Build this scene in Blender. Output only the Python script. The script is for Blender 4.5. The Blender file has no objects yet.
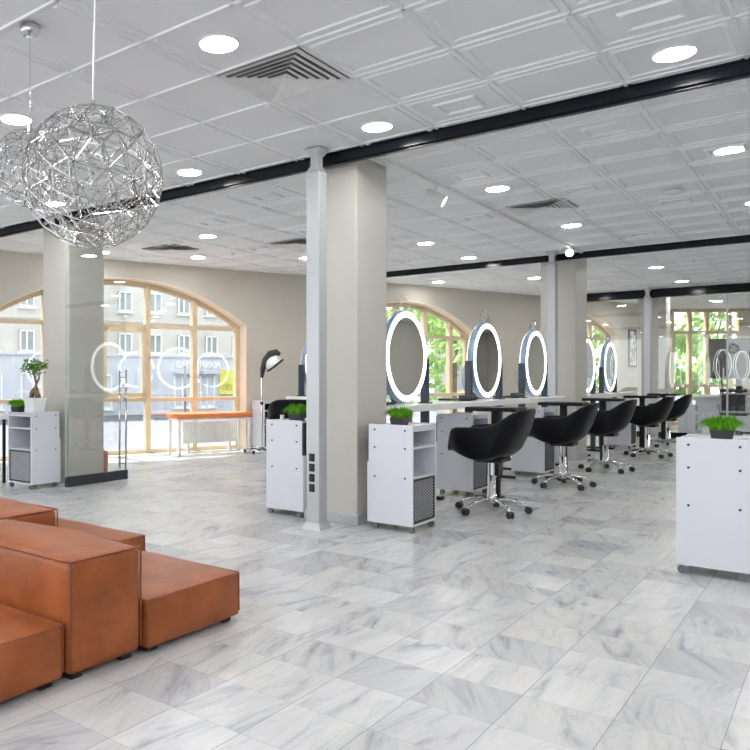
import bpy, bmesh, math, random
from mathutils import Vector, Matrix
random.seed(7)
PI = math.pi
SC = bpy.context.scene
COL = SC.collection

# ------------------------------------------------------------------ camera
H = 1.2                     # eye height, m
CEIL = 3.05
YAW = math.radians(40.6415)
cam = bpy.data.cameras.new('camera'); cam_o = bpy.data.objects.new('camera', cam)
COL.objects.link(cam_o); SC.camera = cam_o
cam_o.location = (0, 0, H); cam_o.rotation_euler = (PI/2, 0, YAW)
cam.sensor_width = 36; cam.lens = 746.773*36/750
cam.shift_x = 0.22; cam.shift_y = 4/750
cam.clip_start = 0.05; cam.clip_end = 300

# ------------------------------------------------------------------ materials
def lin(r, g, b):
    f = lambda c: (c/255/12.92) if c/255 <= .04045 else ((c/255+.055)/1.055)**2.4
    return (f(r), f(g), f(b), 1)

class NT:
    def __init__(s, name):
        s.m = bpy.data.materials.new(name); s.m.use_nodes = True
        s.t = s.m.node_tree; s.t.nodes.clear()
        s.out = s.t.nodes.new('ShaderNodeOutputMaterial')
    def n(s, typ, **kw):
        nd = s.t.nodes.new(typ)
        for k, v in kw.items():
            if k in nd.inputs.keys(): nd.inputs[k].default_value = v
            else: setattr(nd, k, v)
        return nd
    def l(s, a, b): s.t.links.new(a, b)
    def ramp(s, fac, stops):
        r = s.n('ShaderNodeValToRGB')
        e = r.color_ramp.elements
        while len(e) < len(stops): e.new(.5)
        for i, (p, c) in enumerate(stops): e[i].position = p; e[i].color = c
        s.l(fac, r.inputs[0]); return r

def mat(name, c, rough=.5, metal=0., ns=8., amt=.06, bump=0., bscale=None, spec=.5, coat=0.):
    """noise-mottled principled material"""
    k = NT(name); p = k.n('ShaderNodeBsdfPrincipled'); k.l(p.outputs[0], k.out.inputs[0])
    p.inputs['Roughness'].default_value = rough; p.inputs['Metallic'].default_value = metal
    p.inputs['Specular IOR Level'].default_value = spec
    p.inputs['Coat Weight'].default_value = coat
    tc = k.n('ShaderNodeTexCoord')
    nz = k.n('ShaderNodeTexNoise', Scale=ns, Detail=3.); k.l(tc.outputs['Object'], nz.inputs['Vector'])
    a = tuple(min(1, x*(1+amt)) for x in c[:3])+(1,); b = tuple(x*(1-amt) for x in c[:3])+(1,)
    r = k.ramp(nz.outputs[0], [(.3, b), (.7, a)]); k.l(r.outputs[0], p.inputs['Base Color'])
    if bump:
        n2 = k.n('ShaderNodeTexNoise', Scale=bscale or ns*8, Detail=4.); k.l(tc.outputs['Object'], n2.inputs['Vector'])
        bp = k.n('ShaderNodeBump', Strength=bump, Distance=.01); k.l(n2.outputs[0], bp.inputs['Height']); k.l(bp.outputs[0], p.inputs['Normal'])
    return k.m

def emis(name, c, s):
    k = NT(name); e = k.n('ShaderNodeEmission', Strength=s); e.inputs[0].default_value = c
    k.l(e.outputs[0], k.out.inputs[0]); return k.m

def glass(name, tint, ior=1.45):
    k = NT(name); tr = k.n('ShaderNodeBsdfTransparent'); tr.inputs[0].default_value = tint
    gl = k.n('ShaderNodeBsdfGlossy', Roughness=0.); gl.inputs[0].default_value = (1, 1, 1, 1)
    f0 = ((ior-1)/(ior+1))**2
    lw = k.n('ShaderNodeLayerWeight', Blend=.5); pw = k.n('ShaderNodeMath', operation='POWER'); pw.inputs[1].default_value = 5.
    fr = k.n('ShaderNodeMath', operation='MULTIPLY_ADD'); fr.inputs[1].default_value = 1-f0; fr.inputs[2].default_value = f0
    k.l(lw.outputs['Facing'], pw.inputs[0]); k.l(pw.outputs[0], fr.inputs[0]); mx = k.n('ShaderNodeMixShader')
    k.l(fr.outputs[0], mx.inputs[0]); k.l(tr.outputs[0], mx.inputs[1]); k.l(gl.outputs[0], mx.inputs[2])
    k.l(mx.outputs[0], k.out.inputs[0]); return k.m

def leafmat(name, c1, c2, trans=.35):
    k = NT(name)
    tc = k.n('ShaderNodeTexCoord'); nz = k.n('ShaderNodeTexNoise', Scale=3., Detail=2.); k.l(tc.outputs['Object'], nz.inputs['Vector'])
    r = k.ramp(nz.outputs[0], [(.35, c1), (.65, c2)])
    d = k.n('ShaderNodeBsdfDiffuse'); t = k.n('ShaderNodeBsdfTranslucent'); mx = k.n('ShaderNodeMixShader', Fac=trans)
    mx.inputs[0].default_value = trans
    k.l(r.outputs[0], d.inputs[0]); k.l(r.outputs[0], t.inputs[0])
    k.l(d.outputs[0], mx.inputs[1]); k.l(t.outputs[0], mx.inputs[2]); k.l(mx.outputs[0], k.out.inputs[0]); return k.m

def floor_material():
    k = NT('marble tiles'); p = k.n('ShaderNodeBsdfPrincipled'); k.l(p.outputs[0], k.out.inputs[0])
    TS = .312
    tc = k.n('ShaderNodeTexCoord')
    mp = k.n('ShaderNodeMapping'); mp.inputs['Location'].default_value = (.3215/TS+40, -1.985/TS+40, 0)
    mp.inputs['Scale'].default_value = (1/TS, 1/TS, 1)
    k.l(tc.outputs['Object'], mp.inputs[0])
    fl = k.n('ShaderNodeVectorMath', operation='FLOOR'); k.l(mp.outputs[0], fl.inputs[0])
    fr = k.n('ShaderNodeVectorMath', operation='FRACTION'); k.l(mp.outputs[0], fr.inputs[0])
    wn = k.n('ShaderNodeTexWhiteNoise', noise_dimensions='2D'); k.l(fl.outputs[0], wn.inputs['Vector'])
    # every tile shows another piece of the stone
    off = k.n('ShaderNodeVectorMath', operation='SCALE'); off.inputs['Scale'].default_value = 17.; k.l(wn.outputs['Color'], off.inputs[0])
    # rotate the piece by 0/90/180/270 plus a bit
    ang = k.n('ShaderNodeMath', operation='MULTIPLY'); ang.inputs[1].default_value = .95; k.l(wn.outputs['Value'], ang.inputs[0])
    ang2 = k.n('ShaderNodeMath', operation='ADD'); ang2.inputs[1].default_value = -.62; k.l(ang.outputs[0], ang2.inputs[0])
    rot = k.n('ShaderNodeVectorRotate', rotation_type='Z_AXIS'); k.l(tc.outputs['Object'], rot.inputs['Vector']); k.l(ang2.outputs[0], rot.inputs['Angle'])
    ad = k.n('ShaderNodeVectorMath', operation='ADD'); k.l(rot.outputs[0], ad.inputs[0]); k.l(off.outputs[0], ad.inputs[1])
    # streaky veins
    st = k.n('ShaderNodeMapping'); st.inputs['Scale'].default_value = (6.0, 1.15, 1); k.l(ad.outputs[0], st.inputs[0])
    n1 = k.n('ShaderNodeTexNoise', Scale=1.5, Detail=7., Roughness=.62, Distortion=.9); k.l(st.outputs[0], n1.inputs['Vector'])
    r1 = k.ramp(n1.outputs[0], [(.29, (.26, .27, .29, 1)), (.38, (.425, .433, .45, 1)), (.47, (.515, .52, .533, 1)), (.64, (.57, .568, .567, 1))])
    # thin darker lines
    n2 = k.n('ShaderNodeTexNoise', Scale=1.1, Detail=5., Distortion=1.6); k.l(st.outputs[0], n2.inputs['Vector'])
    sb = k.n('ShaderNodeMath', operation='SUBTRACT'); sb.inputs[1].default_value = .5; k.l(n2.outputs[0], sb.inputs[0])
    ab = k.n('ShaderNodeMath', operation='ABSOLUTE'); k.l(sb.outputs[0], ab.inputs[0])
    r2 = k.ramp(ab.outputs[0], [(0., (.66, .67, .69, 1)), (.03, (1, 1, 1, 1))])
    mu = k.n('ShaderNodeMix', data_type='RGBA', blend_type='MULTIPLY'); mu.inputs[0].default_value = .28
    k.l(r1.outputs[0], mu.inputs[6]); k.l(r2.outputs[0], mu.inputs[7])
    # whole-tile tone
    r3 = k.ramp(wn.outputs['Value'], [(0., (.74, .745, .765, 1)), (.22, (.93, .925, .92, 1)), (.5, (.985, .98, .96, 1)), (.75, (1.06, 1.06, 1.06, 1)), (1., (.86, .86, .875, 1))])
    mu2 = k.n('ShaderNodeMix', data_type='RGBA', blend_type='MULTIPLY'); mu2.inputs[0].default_value = 1.
    k.l(mu.outputs[2], mu2.inputs[6]); k.l(r3.outputs[0], mu2.inputs[7])
    # grout
    sx = k.n('ShaderNodeSeparateXYZ'); k.l(fr.outputs[0], sx.inputs[0])
    lines = []
    for i, w in ((0, .0055), (1, .0028)):
        a = k.n('ShaderNodeMath', operation='SUBTRACT'); a.inputs[1].default_value = .5; k.l(sx.outputs[i], a.inputs[0])
        b = k.n('ShaderNodeMath', operation='ABSOLUTE'); k.l(a.outputs[0], b.inputs[0])
        c = k.n('ShaderNodeMath', operation='GREATER_THAN'); c.inputs[1].default_value = .5-w; k.l(b.outputs[0], c.inputs[0])
        lines.append(c)
    mxl = k.n('ShaderNodeMath', operation='MAXIMUM'); k.l(lines[0].outputs[0], mxl.inputs[0]); k.l(lines[1].outputs[0], mxl.inputs[1])
    gm = k.n('ShaderNodeMix', data_type='RGBA'); gm.inputs[7].default_value = (.22, .22, .23, 1)
    gf = k.n('ShaderNodeMath', operation='MULTIPLY'); gf.inputs[1].default_value = .75; k.l(mxl.outputs[0], gf.inputs[0])
    k.l(gf.outputs[0], gm.inputs[0]); k.l(mu2.outputs[2], gm.inputs[6])
    k.l(gm.outputs[2], p.inputs['Base Color'])
    p.inputs['Roughness'].default_value = .27; p.inputs['Specular IOR Level'].default_value = .42
    nb = k.n('ShaderNodeTexNoise', Scale=5., Detail=2.); k.l(tc.outputs['Object'], nb.inputs['Vector'])
    bp = k.n('ShaderNodeBump', Strength=.06, Distance=.01); k.l(nb.outputs[0], bp.inputs['Height']); k.l(bp.outputs[0], p.inputs['Normal'])
    return k.m

def leather_material(name='cognac leather'):
    k = NT(name); p = k.n('ShaderNodeBsdfPrincipled'); k.l(p.outputs[0], k.out.inputs[0])
    tc = k.n('ShaderNodeTexCoord')
    n1 = k.n('ShaderNodeTexNoise', Scale=4.5, Detail=5., Roughness=.6); k.l(tc.outputs['Object'], n1.inputs['Vector'])
    r = k.ramp(n1.outputs[0], [(.3, (.195, .047, .009, 1)), (.5, (.265, .068, .0145, 1)), (.72, (.335, .093, .024, 1))]); k.l(r.outputs[0], p.inputs['Base Color'])
    p.inputs['Roughness'].default_value = .38; p.inputs['Specular IOR Level'].default_value = .40
    n2 = k.n('ShaderNodeTexVoronoi', Scale=260.); k.l(tc.outputs['Object'], n2.inputs['Vector'])
    n3 = k.n('ShaderNodeTexNoise', Scale=14., Detail=3.); k.l(tc.outputs['Object'], n3.inputs['Vector'])
    ad = k.n('ShaderNodeMath', operation='MULTIPLY_ADD'); ad.inputs[1].default_value = .12; k.l(n2.outputs[0], ad.inputs[0]); k.l(n3.outputs[0], ad.inputs[2])
    bp = k.n('ShaderNodeBump', Strength=.22, Distance=.012); k.l(ad.outputs[0], bp.inputs['Height']); k.l(bp.outputs[0], p.inputs['Normal'])
    return k.m

M = {}
M['floor'] = floor_material()
M['leather'] = leather_material()
M['piping'] = mat('dark stitched leather edge', (.20, .05, .016, 1), .5)
M['ceiling'] = mat('white painted ceiling panels', (.885, .905, .925, 1), .6, ns=2., amt=.015)
M['wall'] = mat('beige plaster', lin(203, 197, 186), .8, ns=3., amt=.02, bump=.03)
M['column'] = mat('pale beige column paint', lin(198, 195, 187), .45, ns=2., amt=.015)
M['reveal'] = mat('cream reveal paint', lin(232, 220, 203), .7, ns=3., amt=.02)
M['wood'] = mat('pale varnished pine', lin(214, 195, 164), .45, ns=5., amt=.07)
M['beam'] = mat('black lacquered beam', (.004, .005, .009, 1), .16, ns=3., amt=.1, spec=.3)
M['blackmetal'] = mat('matt black metal', (.010, .0105, .013, 1), .45, ns=10., amt=.1, spec=.25)
M['grey_ext'] = mat('dark grey rail', lin(52, 55, 60), .4, metal=.3)
M['alu'] = mat('satin light grey aluminium', lin(184, 187, 190), .35, metal=.2, ns=3., amt=.02)
M['chrome'] = mat('chrome', (.78, .78, .80, 1), .08, metal=1., ns=4., amt=.02)
M['steel'] = mat('polished steel wire', (.52, .51, .50, 1), .16, metal=1., ns=20., amt=.1)
M['cart'] = mat('white laminate', lin(212, 214, 222), .38, ns=2., amt=.01)
M['desk'] = mat('white gloss worktop', lin(248, 248, 249), .15, ns=2., amt=.01)
M['mesh'] = mat('dark expanded metal', lin(58, 58, 62), .5, ns=20.)
M['screw'] = mat('dark screw head', lin(62, 62, 66), .4, metal=.5)
M['chairshell'] = mat('black leatherette', (.004, .0042, .006, 1), .40, ns=30., amt=.15, bump=.05, bscale=300, spec=.16)
M['cushion'] = mat('black seat leatherette', (.006, .006, .008, 1), .45, ns=30., amt=.15, bump=.05, bscale=300, spec=.3)
M['rubber'] = mat('black rubber', (.012, .012, .013, 1), .5)
M['greyplastic'] = mat('grey caster plastic', lin(150, 152, 156), .4)
M['navy'] = mat('navy lacquered post', lin(34, 48, 64), .35, ns=4., amt=.05)
M['rim'] = mat('blue grey mirror rim', lin(140, 160, 182), .3, metal=.0)
M['mirror'] = mat('silvered mirror glass', (.95, .97, .96, 1), .0, metal=1., amt=.0)
M['ring'] = emis('white led ring', (.90, 1., 1., 1), 3.4)
M['lamp'] = emis('ceiling light diffuser', (1., .985, .96, 1), 98.)
M['led'] = emis('tiny led bead', (.9, .95, 1., 1), 3.)
M['spot'] = emis('spotlight face', (1., .98, .95, 1), 12.)
M['trimwhite'] = mat('white enamel', (.82, .82, .82, 1), .4)
M['pane'] = glass('clear window pane', (.97, .985, .98, 1), 1.75)
M['glass'] = glass('clear partition glass', (.975, .985, .978, 1), 1.72)
M['glassedge'] = mat('green glass edge', lin(165, 196, 182), .15)
M['grass'] = leafmat('fresh green grass', lin(70, 140, 30), lin(134, 198, 60), .4)
M['leaf'] = leafmat('small glossy leaves', lin(78, 128, 52), lin(146, 188, 92), .4)
M['treeleaf'] = leafmat('sunlit tree leaves', lin(126, 168, 86), lin(196, 218, 150), .5)
M['bark'] = mat('brown grey bark', lin(120, 100, 82), .85, ns=12., amt=.25, bump=.3)
M['soil'] = mat('dark soil', lin(70, 55, 42), .95, ns=30., amt=.3)
M['potdark'] = mat('anthracite pot', lin(52, 54, 58), .45)
M['potwhite'] = mat('white ceramic pot', lin(236, 236, 238), .3)
M['orange'] = mat('orange upholstery', lin(222, 128, 74), .45, ns=6., amt=.05, bump=.05)
M['terracotta'] = mat('terracotta leather', lin(168, 96, 74), .5, ns=6.)
M['whitemetal'] = mat('white powder coat', lin(238, 238, 236), .4)
M['stone'] = mat('grey beige facade stone', lin(205, 201, 195), .85, ns=1.2, amt=.10, bump=.2, bscale=6)
M['shopwall'] = mat('pale blue painted shopfront', lin(198, 201, 212), .7, ns=1.5, amt=.04)
M['street'] = mat('pale asphalt', lin(98, 101, 111), .9, ns=2., amt=.06)
M['darkglass'] = mat('dim street window', lin(158, 166, 170), .3, ns=.8, amt=.2)
M['yellow'] = mat('yellow sign panel', lin(222, 214, 96), .5)
M['signwhite'] = mat('white sign letters', (.95, .95, .95, 1), .5)
M['signgrey'] = mat('grey sign print', lin(150, 146, 84), .5)
M['screen'] = mat('dark grey screen', lin(58, 58, 58), .16, ns=1., amt=.05)
M['chairgrey'] = mat('silver grey plastic', lin(176, 178, 184), .35)
M['netting'] = mat('charcoal netting', lin(44, 47, 56), .6, ns=40., amt=.2)
M['whitebox'] = mat('white carton', lin(240, 240, 238), .6)
M['picture'] = None
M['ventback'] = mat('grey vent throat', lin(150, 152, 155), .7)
M['wheelgrey'] = mat('dark grey wheel', lin(104, 106, 112), .35)
M['dark'] = mat('charcoal plastic', lin(40, 42, 46), .4)

def picture_material():
    k = NT('black and white print'); p = k.n('ShaderNodeBsdfPrincipled'); k.l(p.outputs[0], k.out.inputs[0])
    tc = k.n('ShaderNodeTexCoord'); nz = k.n('ShaderNodeTexNoise', Scale=5., Detail=3., Distortion=1.); k.l(tc.outputs['Object'], nz.inputs['Vector'])
    r = k.ramp(nz.outputs[0], [(.38, (.1, .1, .1, 1)), (.5, (.5, .49, .48, 1)), (.6, (.8, .79, .77, 1))]); k.l(r.outputs[0], p.inputs['Base Color']); return k.m
M['picture'] = picture_material()

# ------------------------------------------------------------------ mesh helpers
class MB:
    def __init__(s): s.b = bmesh.new()
    def box(s, lo, hi, bev=0., seg=2, m=None):
        n0 = bmesh.new()
        v = [n0.verts.new((x, y, z)) for x in (lo[0], hi[0]) for y in (lo[1], hi[1]) for z in (lo[2], hi[2])]
        for f in ((0, 1, 3, 2), (4, 6, 7, 5), (0, 4, 5, 1), (2, 3, 7, 6), (0, 2, 6, 4), (1, 5, 7, 3)):
            n0.faces.new([v[i] for i in f])
        if bev: bmesh.ops.bevel(n0, geom=n0.edges[:], offset=bev, segments=seg, affect='EDGES', profile=.5)
        s.add(n0, m); return s
    def add(s, other, m=None):
        mp = {}
        for v in other.verts: mp[v] = s.b.verts.new(m @ v.co if m else v.co)
        for f in other.faces:
            try: s.b.faces.new([mp[v] for v in f.verts]).smooth = f.smooth
            except ValueError: pass
        other.free()
    def tube(s, pts, r, n=8, closed=False, cap=True):
        pts = [Vector(p) for p in pts]; k = len(pts); rs = r if isinstance(r, (list, tuple)) else [r]*k
        rings = []; prev = None
        for i in range(k):
            a = pts[i-1] if (i > 0 or closed) else pts[i]; b = pts[(i+1) % k] if (i < k-1 or closed) else pts[i]
            d = (b-a).normalized()
            if prev is None:
                u = d.orthogonal().normalized()
            else:
                u = (prev - d*prev.dot(d))
                u = u.normalized() if u.length > 1e-6 else d.orthogonal().normalized()
            prev = u; w = d.cross(u)
            rings.append([s.b.verts.new(pts[i]+(u*math.cos(2*PI*j/n)+w*math.sin(2*PI*j/n))*rs[i]) for j in range(n)])
        rng = range(k) if closed else range(k-1)
        for i in rng:
            A, B = rings[i], rings[(i+1) % k]
            for j in range(n):
                f = s.b.faces.new((A[j], A[(j+1) % n], B[(j+1) % n], B[j])); f.smooth = n > 4
        if cap and not closed:
            s.b.faces.new(rings[0][::-1]); s.b.faces.new(rings[-1])
        return s
    def lathe(s, prof, n=24, c=(0, 0, 0), axis='z', smooth=True):
        c = Vector(c)
        def P(r, h, a):
            x, y = r*math.cos(a), r*math.sin(a)
            return c+(Vector((x, y, h)) if axis == 'z' else Vector((h, x, y)) if axis == 'x' else Vector((y, h, x)))
        rings = []
        for r, h in prof:
            rings.append([s.b.verts.new(P(max(r, 1e-5), h, 2*PI*j/n)) for j in range(n)])
        for i in range(len(prof)-1):
            for j in range(n):
                f = s.b.faces.new((rings[i][j], rings[i][(j+1) % n], rings[i+1][(j+1) % n], rings[i+1][j])); f.smooth = smooth
        return s
    def cyl(s, c, r, h0, h1, n=20, axis='z'):
        return s.lathe([(0, h0), (r, h0), (r, h1), (0, h1)], n, c, axis, smooth=False)
    def sphere(s, c, r, n=8, sc=(1, 1, 1)):
        t = bmesh.new(); bmesh.ops.create_uvsphere(t, u_segments=n, v_segments=max(4, n//2+1), radius=r)
        for f in t.faces: f.smooth = True
        s.add(t, Matrix.Translation(c) @ Matrix.Diagonal((*sc, 1))); return s
    def prism(s, poly, f):
        """poly: list of 2-D pts; f(p, k) -> 3-D point for k = 0, 1 (two sides)"""
        A = [s.b.verts.new(f(p, 0)) for p in poly]; B = [s.b.verts.new(f(p, 1)) for p in poly]
        s.b.faces.new(A); s.b.faces.new(B[::-1]); n = len(poly)
        for i in range(n): s.b.faces.new((A[i], B[i], B[(i+1) % n], A[(i+1) % n]))
        return s
    def quad(s, a, b, c, d): s.b.faces.new([s.b.verts.new(p) for p in (a, b, c, d)]); return s
    def build(s, name, mt, parent=None, fix=True, **props):
        bmesh.ops.remove_doubles(s.b, verts=s.b.verts, dist=1e-6) if fix else None
        if fix: bmesh.ops.recalc_face_normals(s.b, faces=s.b.faces)
        me = bpy.data.meshes.new(name); s.b.to_mesh(me); s.b.free()
        me.materials.append(M[mt] if isinstance(mt, str) else mt)
        o = bpy.data.objects.new(name, me); COL.objects.link(o)
        if parent: o.parent = parent
        for k, v in props.items(): o[k] = v
        return o

def sub(o, lv=1):
    m = o.modifiers.new('subdivision', 'SUBSURF'); m.levels = lv; m.render_levels = lv; return o
def thing(name, label, cat, loc=(0, 0, 0), rz=0., group=None):
    o = bpy.data.objects.new(name, None); COL.objects.link(o); o.location = loc; o.rotation_euler = (0, 0, rz)
    o.empty_display_size = .1
    return tag(o, label, cat, group)
def tag(o, label, cat, group=None, kind=None):
    o['label'] = label; o['category'] = cat
    if group: o['group'] = group
    if kind: o['kind'] = kind
    return o
def dup(o, loc, rz=None, label=None, group=None, parent=None):
    c = o.copy(); COL.objects.link(c)
    if parent: c.parent = parent
    else:
        c.location = loc
        if rz is not None: c.rotation_euler = (0, 0, rz)
        if label: c['label'] = label
        if group: c['group'] = group
    for ch in list(o.children): dup(ch, None, parent=c)
    return c
def structure(o): o['kind'] = 'structure'; return o

# facade frame: u along the wall, w outward, z up
FO = Vector((-9.3, 6.05, 0)); FT = Vector((.3397, .9405, 0)); FN = Vector((-.9405, .3397, 0))
def F(u, w, z): return FO+FT*u+FN*w+Vector((0, 0, z))
FROT = math.atan2(.9405, .3397)-PI/2     # facade turn from +Y

# ------------------------------------------------------------------ floor & ceiling
def shell_outline(w):
    a = F(-7.5, w, 0); b = F(16.2, w, 0)
    return [(a.x, a.y), (4.6, -1.0-3.0), (4.6, 29.9), (-3.75, 22.75), (b.x, b.y)]
fo = shell_outline(.34)
structure(MB().prism([(-9.5, -4.0)]+fo[1:]+[fo[0]], lambda p, k: (p[0], p[1], -.12*k)).build('floor', 'floor'))

PX, PY = .62, .5885
X0, Y0 = -2.935, 3.452            # a crossing of the ceiling grid
cb = MB()
def c_out(x, y): return (Vector((x, y, 0))-FO).dot(FN)
poly = [(-9.5, -4.0)]+fo[1:]+[fo[0]]
cb.prism(poly, lambda p, k: (p[0], p[1], CEIL+.15*k))
def strip(x0, y0, x1, y1, d, b=.006):
    """a low ridge standing d below the ceiling, chamfered"""
    A = [(x0, y0), (x1, y0), (x1, y1), (x0, y1)]; B = [(x0+b, y0+b), (x1-b, y0+b), (x1-b, y1-b), (x0+b, y1-b)]
    va = [cb.b.verts.new((p[0], p[1], CEIL)) for p in A]; vb = [cb.b.verts.new((p[0], p[1], CEIL-d)) for p in B]
    cb.b.faces.new(vb)
    for i in range(4): cb.b.faces.new((va[i], va[(i+1) % 4], vb[(i+1) % 4], vb[i]))
LIGHTS = []
def tile_light(i, j): return (X0+PX*(i+.5), Y0+PY*(j+.5))
lamp_tiles = set()
VENTS = {(0, 0): 1, (0, 8): 1, (-7, 7): 1, (-4, 8): 1}
rt = random.Random(3)
for i in range(-12, 13):
    for j in range(-13, 42):
        x, y = X0+PX*i, Y0+PY*j
        cx, cy = x+PX/2, y+PY/2
        if c_out(cx, cy) > -.05 or y < -3.9 or x > 4.3: continue
        if (cx-(-3.75))*(-.651)+(cy-22.6)*.759 > -.35: continue
        # T-grid rails
        strip(x-.012, y+.012, x+.012, y+PY-.012, .010, .004)
        strip(x-.012, y-.012, x+PX+.012, y+.012, .010, .004)
        if (i, j) in VENTS: continue
        lamp = (i % 3 == 0) and True
        kind = rt.random()
        far = y > 5.3
        right = i >= 1
        g = .035
        if far or right:
            # moulded panel: two ridges along X, sometimes a full frame or nested squares
            strip(x+.03, y+.05, x+PX-.03, y+.085, .009); strip(x+.03, y+PY-.085, x+PX-.03, y+PY-.05, .009)
            if right or kind < .45:
                strip(x+.03, y+.085, x+.065, y+PY-.085, .009); strip(x+PX-.065, y+.085, x+PX-.03, y+PY-.085, .009)
            if (i+2*j) % 5 == 0:
                a = .17
                strip(x+a, y+a, x+PX-a, y+a+.03, .014); strip(x+a, y+PY-a-.03, x+PX-a, y+PY-a, .014)
                strip(x+a, y+a+.03, x+a+.03, y+PY-a-.03, .014); strip(x+PX-a-.03, y+a+.03, x+PX-a, y+PY-a-.03, .014)
        else:
            strip(x+.035, y+.03, x+.075, y+PY-.03, .010)
            if kind < .3: strip(x+PX-.075, y+.03, x+PX-.035, y+PY-.03, .010)
structure(cb.build('ceiling', 'ceiling', fix=False))

# ------------------------------------------------------------------ beams, columns, posts
def beam(y, zb, x0, x1, w=.10):
    m = MB(); m.box((x0, y, zb), (x1, y+w, CEIL)); m.box((x0, y+.03, zb-.012), (x1, y+w-.03, zb))
    return structure(m.build('ceiling_beam', 'beam'))
beam(5.27, 2.965, -9.48, 4.6)
beam(11.72, 2.965, -7.05, 4.6)
b3 = MB(); b3.box((-4.99, 17.56, 2.955), (4.6, 17.70, CEIL)); b3.box((-4.99, 17.50, 2.865), (4.6, 17.72, 2.945)); b3.box((-4.99, 17.60, 2.94), (4.6, 17.66, 2.96))
structure(b3.build('ceiling_beam', 'beam'))

def column(x0, y0, x1, y1):
    m = MB(); m.box((x0, y0, .0), (x1, y1, CEIL), .012)
    c = structure(m.build('column', 'column'))
    s = MB(); s.box((x0-.012, y0-.012, 0), (x1+.012, y1+.012, .085), .004); s.build('skirting', 'alu', c)
    return c
column(-3.57, 5.43, -3.073, 5.95)
column(-7.271, 5.43, -6.786, 5.957)
column(-3.57, 11.84, -3.073, 12.46)
column(-3.45, 18.0, -2.93, 18.5)

def service_post(x, y, label, sockets=False, top=CEIL):
    t = thing('service_post', label, 'post', (x, y, 0), group='grey floor to ceiling posts')
    m = MB(); m.box((-.0615, -.06, .05), (.0615, .06, 2.86), .008); m.build('shaft', 'alu', t)
    n = MB(); n.box((-.036, -.036, 2.90), (.036, .036, 3.0), .004)
    def taper(mm, a, z0, b, z1):
        va = [mm.b.verts.new((sx*a, sy*a, z0)) for sx, sy in ((-1, -1), (1, -1), (1, 1), (-1, 1))]
        vb = [mm.b.verts.new((sx*b, sy*b, z1)) for sx, sy in ((-1, -1), (1, -1), (1, 1), (-1, 1))]
        mm.b.faces.new(va[::-1]); mm.b.faces.new(vb)
        for q in range(4): mm.b.faces.new((va[q], va[(q+1) % 4], vb[(q+1) % 4], vb[q]))
    taper(n, .06, 2.86, .036, 2.905); n.build('neck', 'alu', t)
    c = MB(); taper(c, .04, 2.985, .075, CEIL-.012); c.build('ceiling_cap', 'alu', t)
    b = MB(); taper(b, .088, .0, .064, .055); b.build('foot', 'alu', t)
    if sockets:
        for k in range(4):
            z = .30+.081*k
            o = MB().box((-.029, -.068, z), (.021, -.06, z+.062), .004).build('socket', 'blackmetal', t)
            MB().box((-.017, -.0705, z+.015), (.009, -.066, z+.047), .002).build('socket_cover', 'rubber', o)
    return t
service_post(-3.258, 5.11, 'tall grey aluminium post with four black sockets before the thick column', True)
service_post(-3.29, 11.45, 'slim grey aluminium post touching the second column beside the third round mirror')
service_post(-3.15, 17.38, 'slim grey post under the far black beam, in front of the glass partition')

# ------------------------------------------------------------------ facade wall with arched windows
OPEN = [(-.08, 4.287, 2.10, 2.77), (6.25, 9.94, 2.10, 2.71), (11.95, 14.85, 2.25, 2.72)]
WT = .34
def arch_z(op, u):
    a, b, zs, za = op; c = (a+b)/2; hw = (b-a)/2; s = za-zs; R = (hw*hw+s*s)/(2*s)
    return za-R+math.sqrt(max(0, R*R-(u-c)**2))
def facade():
    m = MB(); NS = 26
    def cell(u0, u1, z00, z01, z1=CEIL):
        for w, fl in ((0, 1), (WT, 0)):
            m.quad(F(u0, w, z00), F(u1, w, z01), F(u1, w, z1), F(u0, w, z1))
    cur = -7.5
    for op in OPEN:
        cell(cur, op[0], 0, 0)
        for i in range(NS):
            a = op[0]+(op[1]-op[0])*i/NS; b = op[0]+(op[1]-op[0])*(i+1)/NS
            cell(a, b, arch_z(op, a), arch_z(op, b))
        cur = op[1]
    cell(cur, 16.2, 0, 0)
    return structure(m.build('wall_left', 'wall'))
facade()
for k, op in enumerate(OPEN):
    m = MB(); NS = 26; pts = [(op[0], 0)]+[(op[0]+(op[1]-op[0])*i/NS, arch_z(op, op[0]+(op[1]-op[0])*i/NS)) for i in range(NS+1)]+[(op[1], 0)]
    for a, b in zip(pts, pts[1:]): m.quad(F(a[0], -.003, a[1]), F(b[0], -.003, b[1]), F(b[0], WT+.01, b[1]), F(a[0], WT+.01, a[1]))
    # a plaster lip gives the reveal its thickness
    for a, b in zip(pts, pts[1:]):
        ca = ((op[0]+op[1])/2, 1.2)
        q = lambda p: (p[0]+(.012 if p[0] > ca[0] else -.012), p[1]+(.012 if p[1] > .01 else 0))
        m.quad(F(a[0], -.003, a[1]), F(b[0], -.003, b[1]), F(q(b)[0], -.003, q(b)[1]), F(q(a)[0], -.003, q(a)[1]))
    structure(m.build('trim_%d' % (k+1), 'reveal'))

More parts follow.
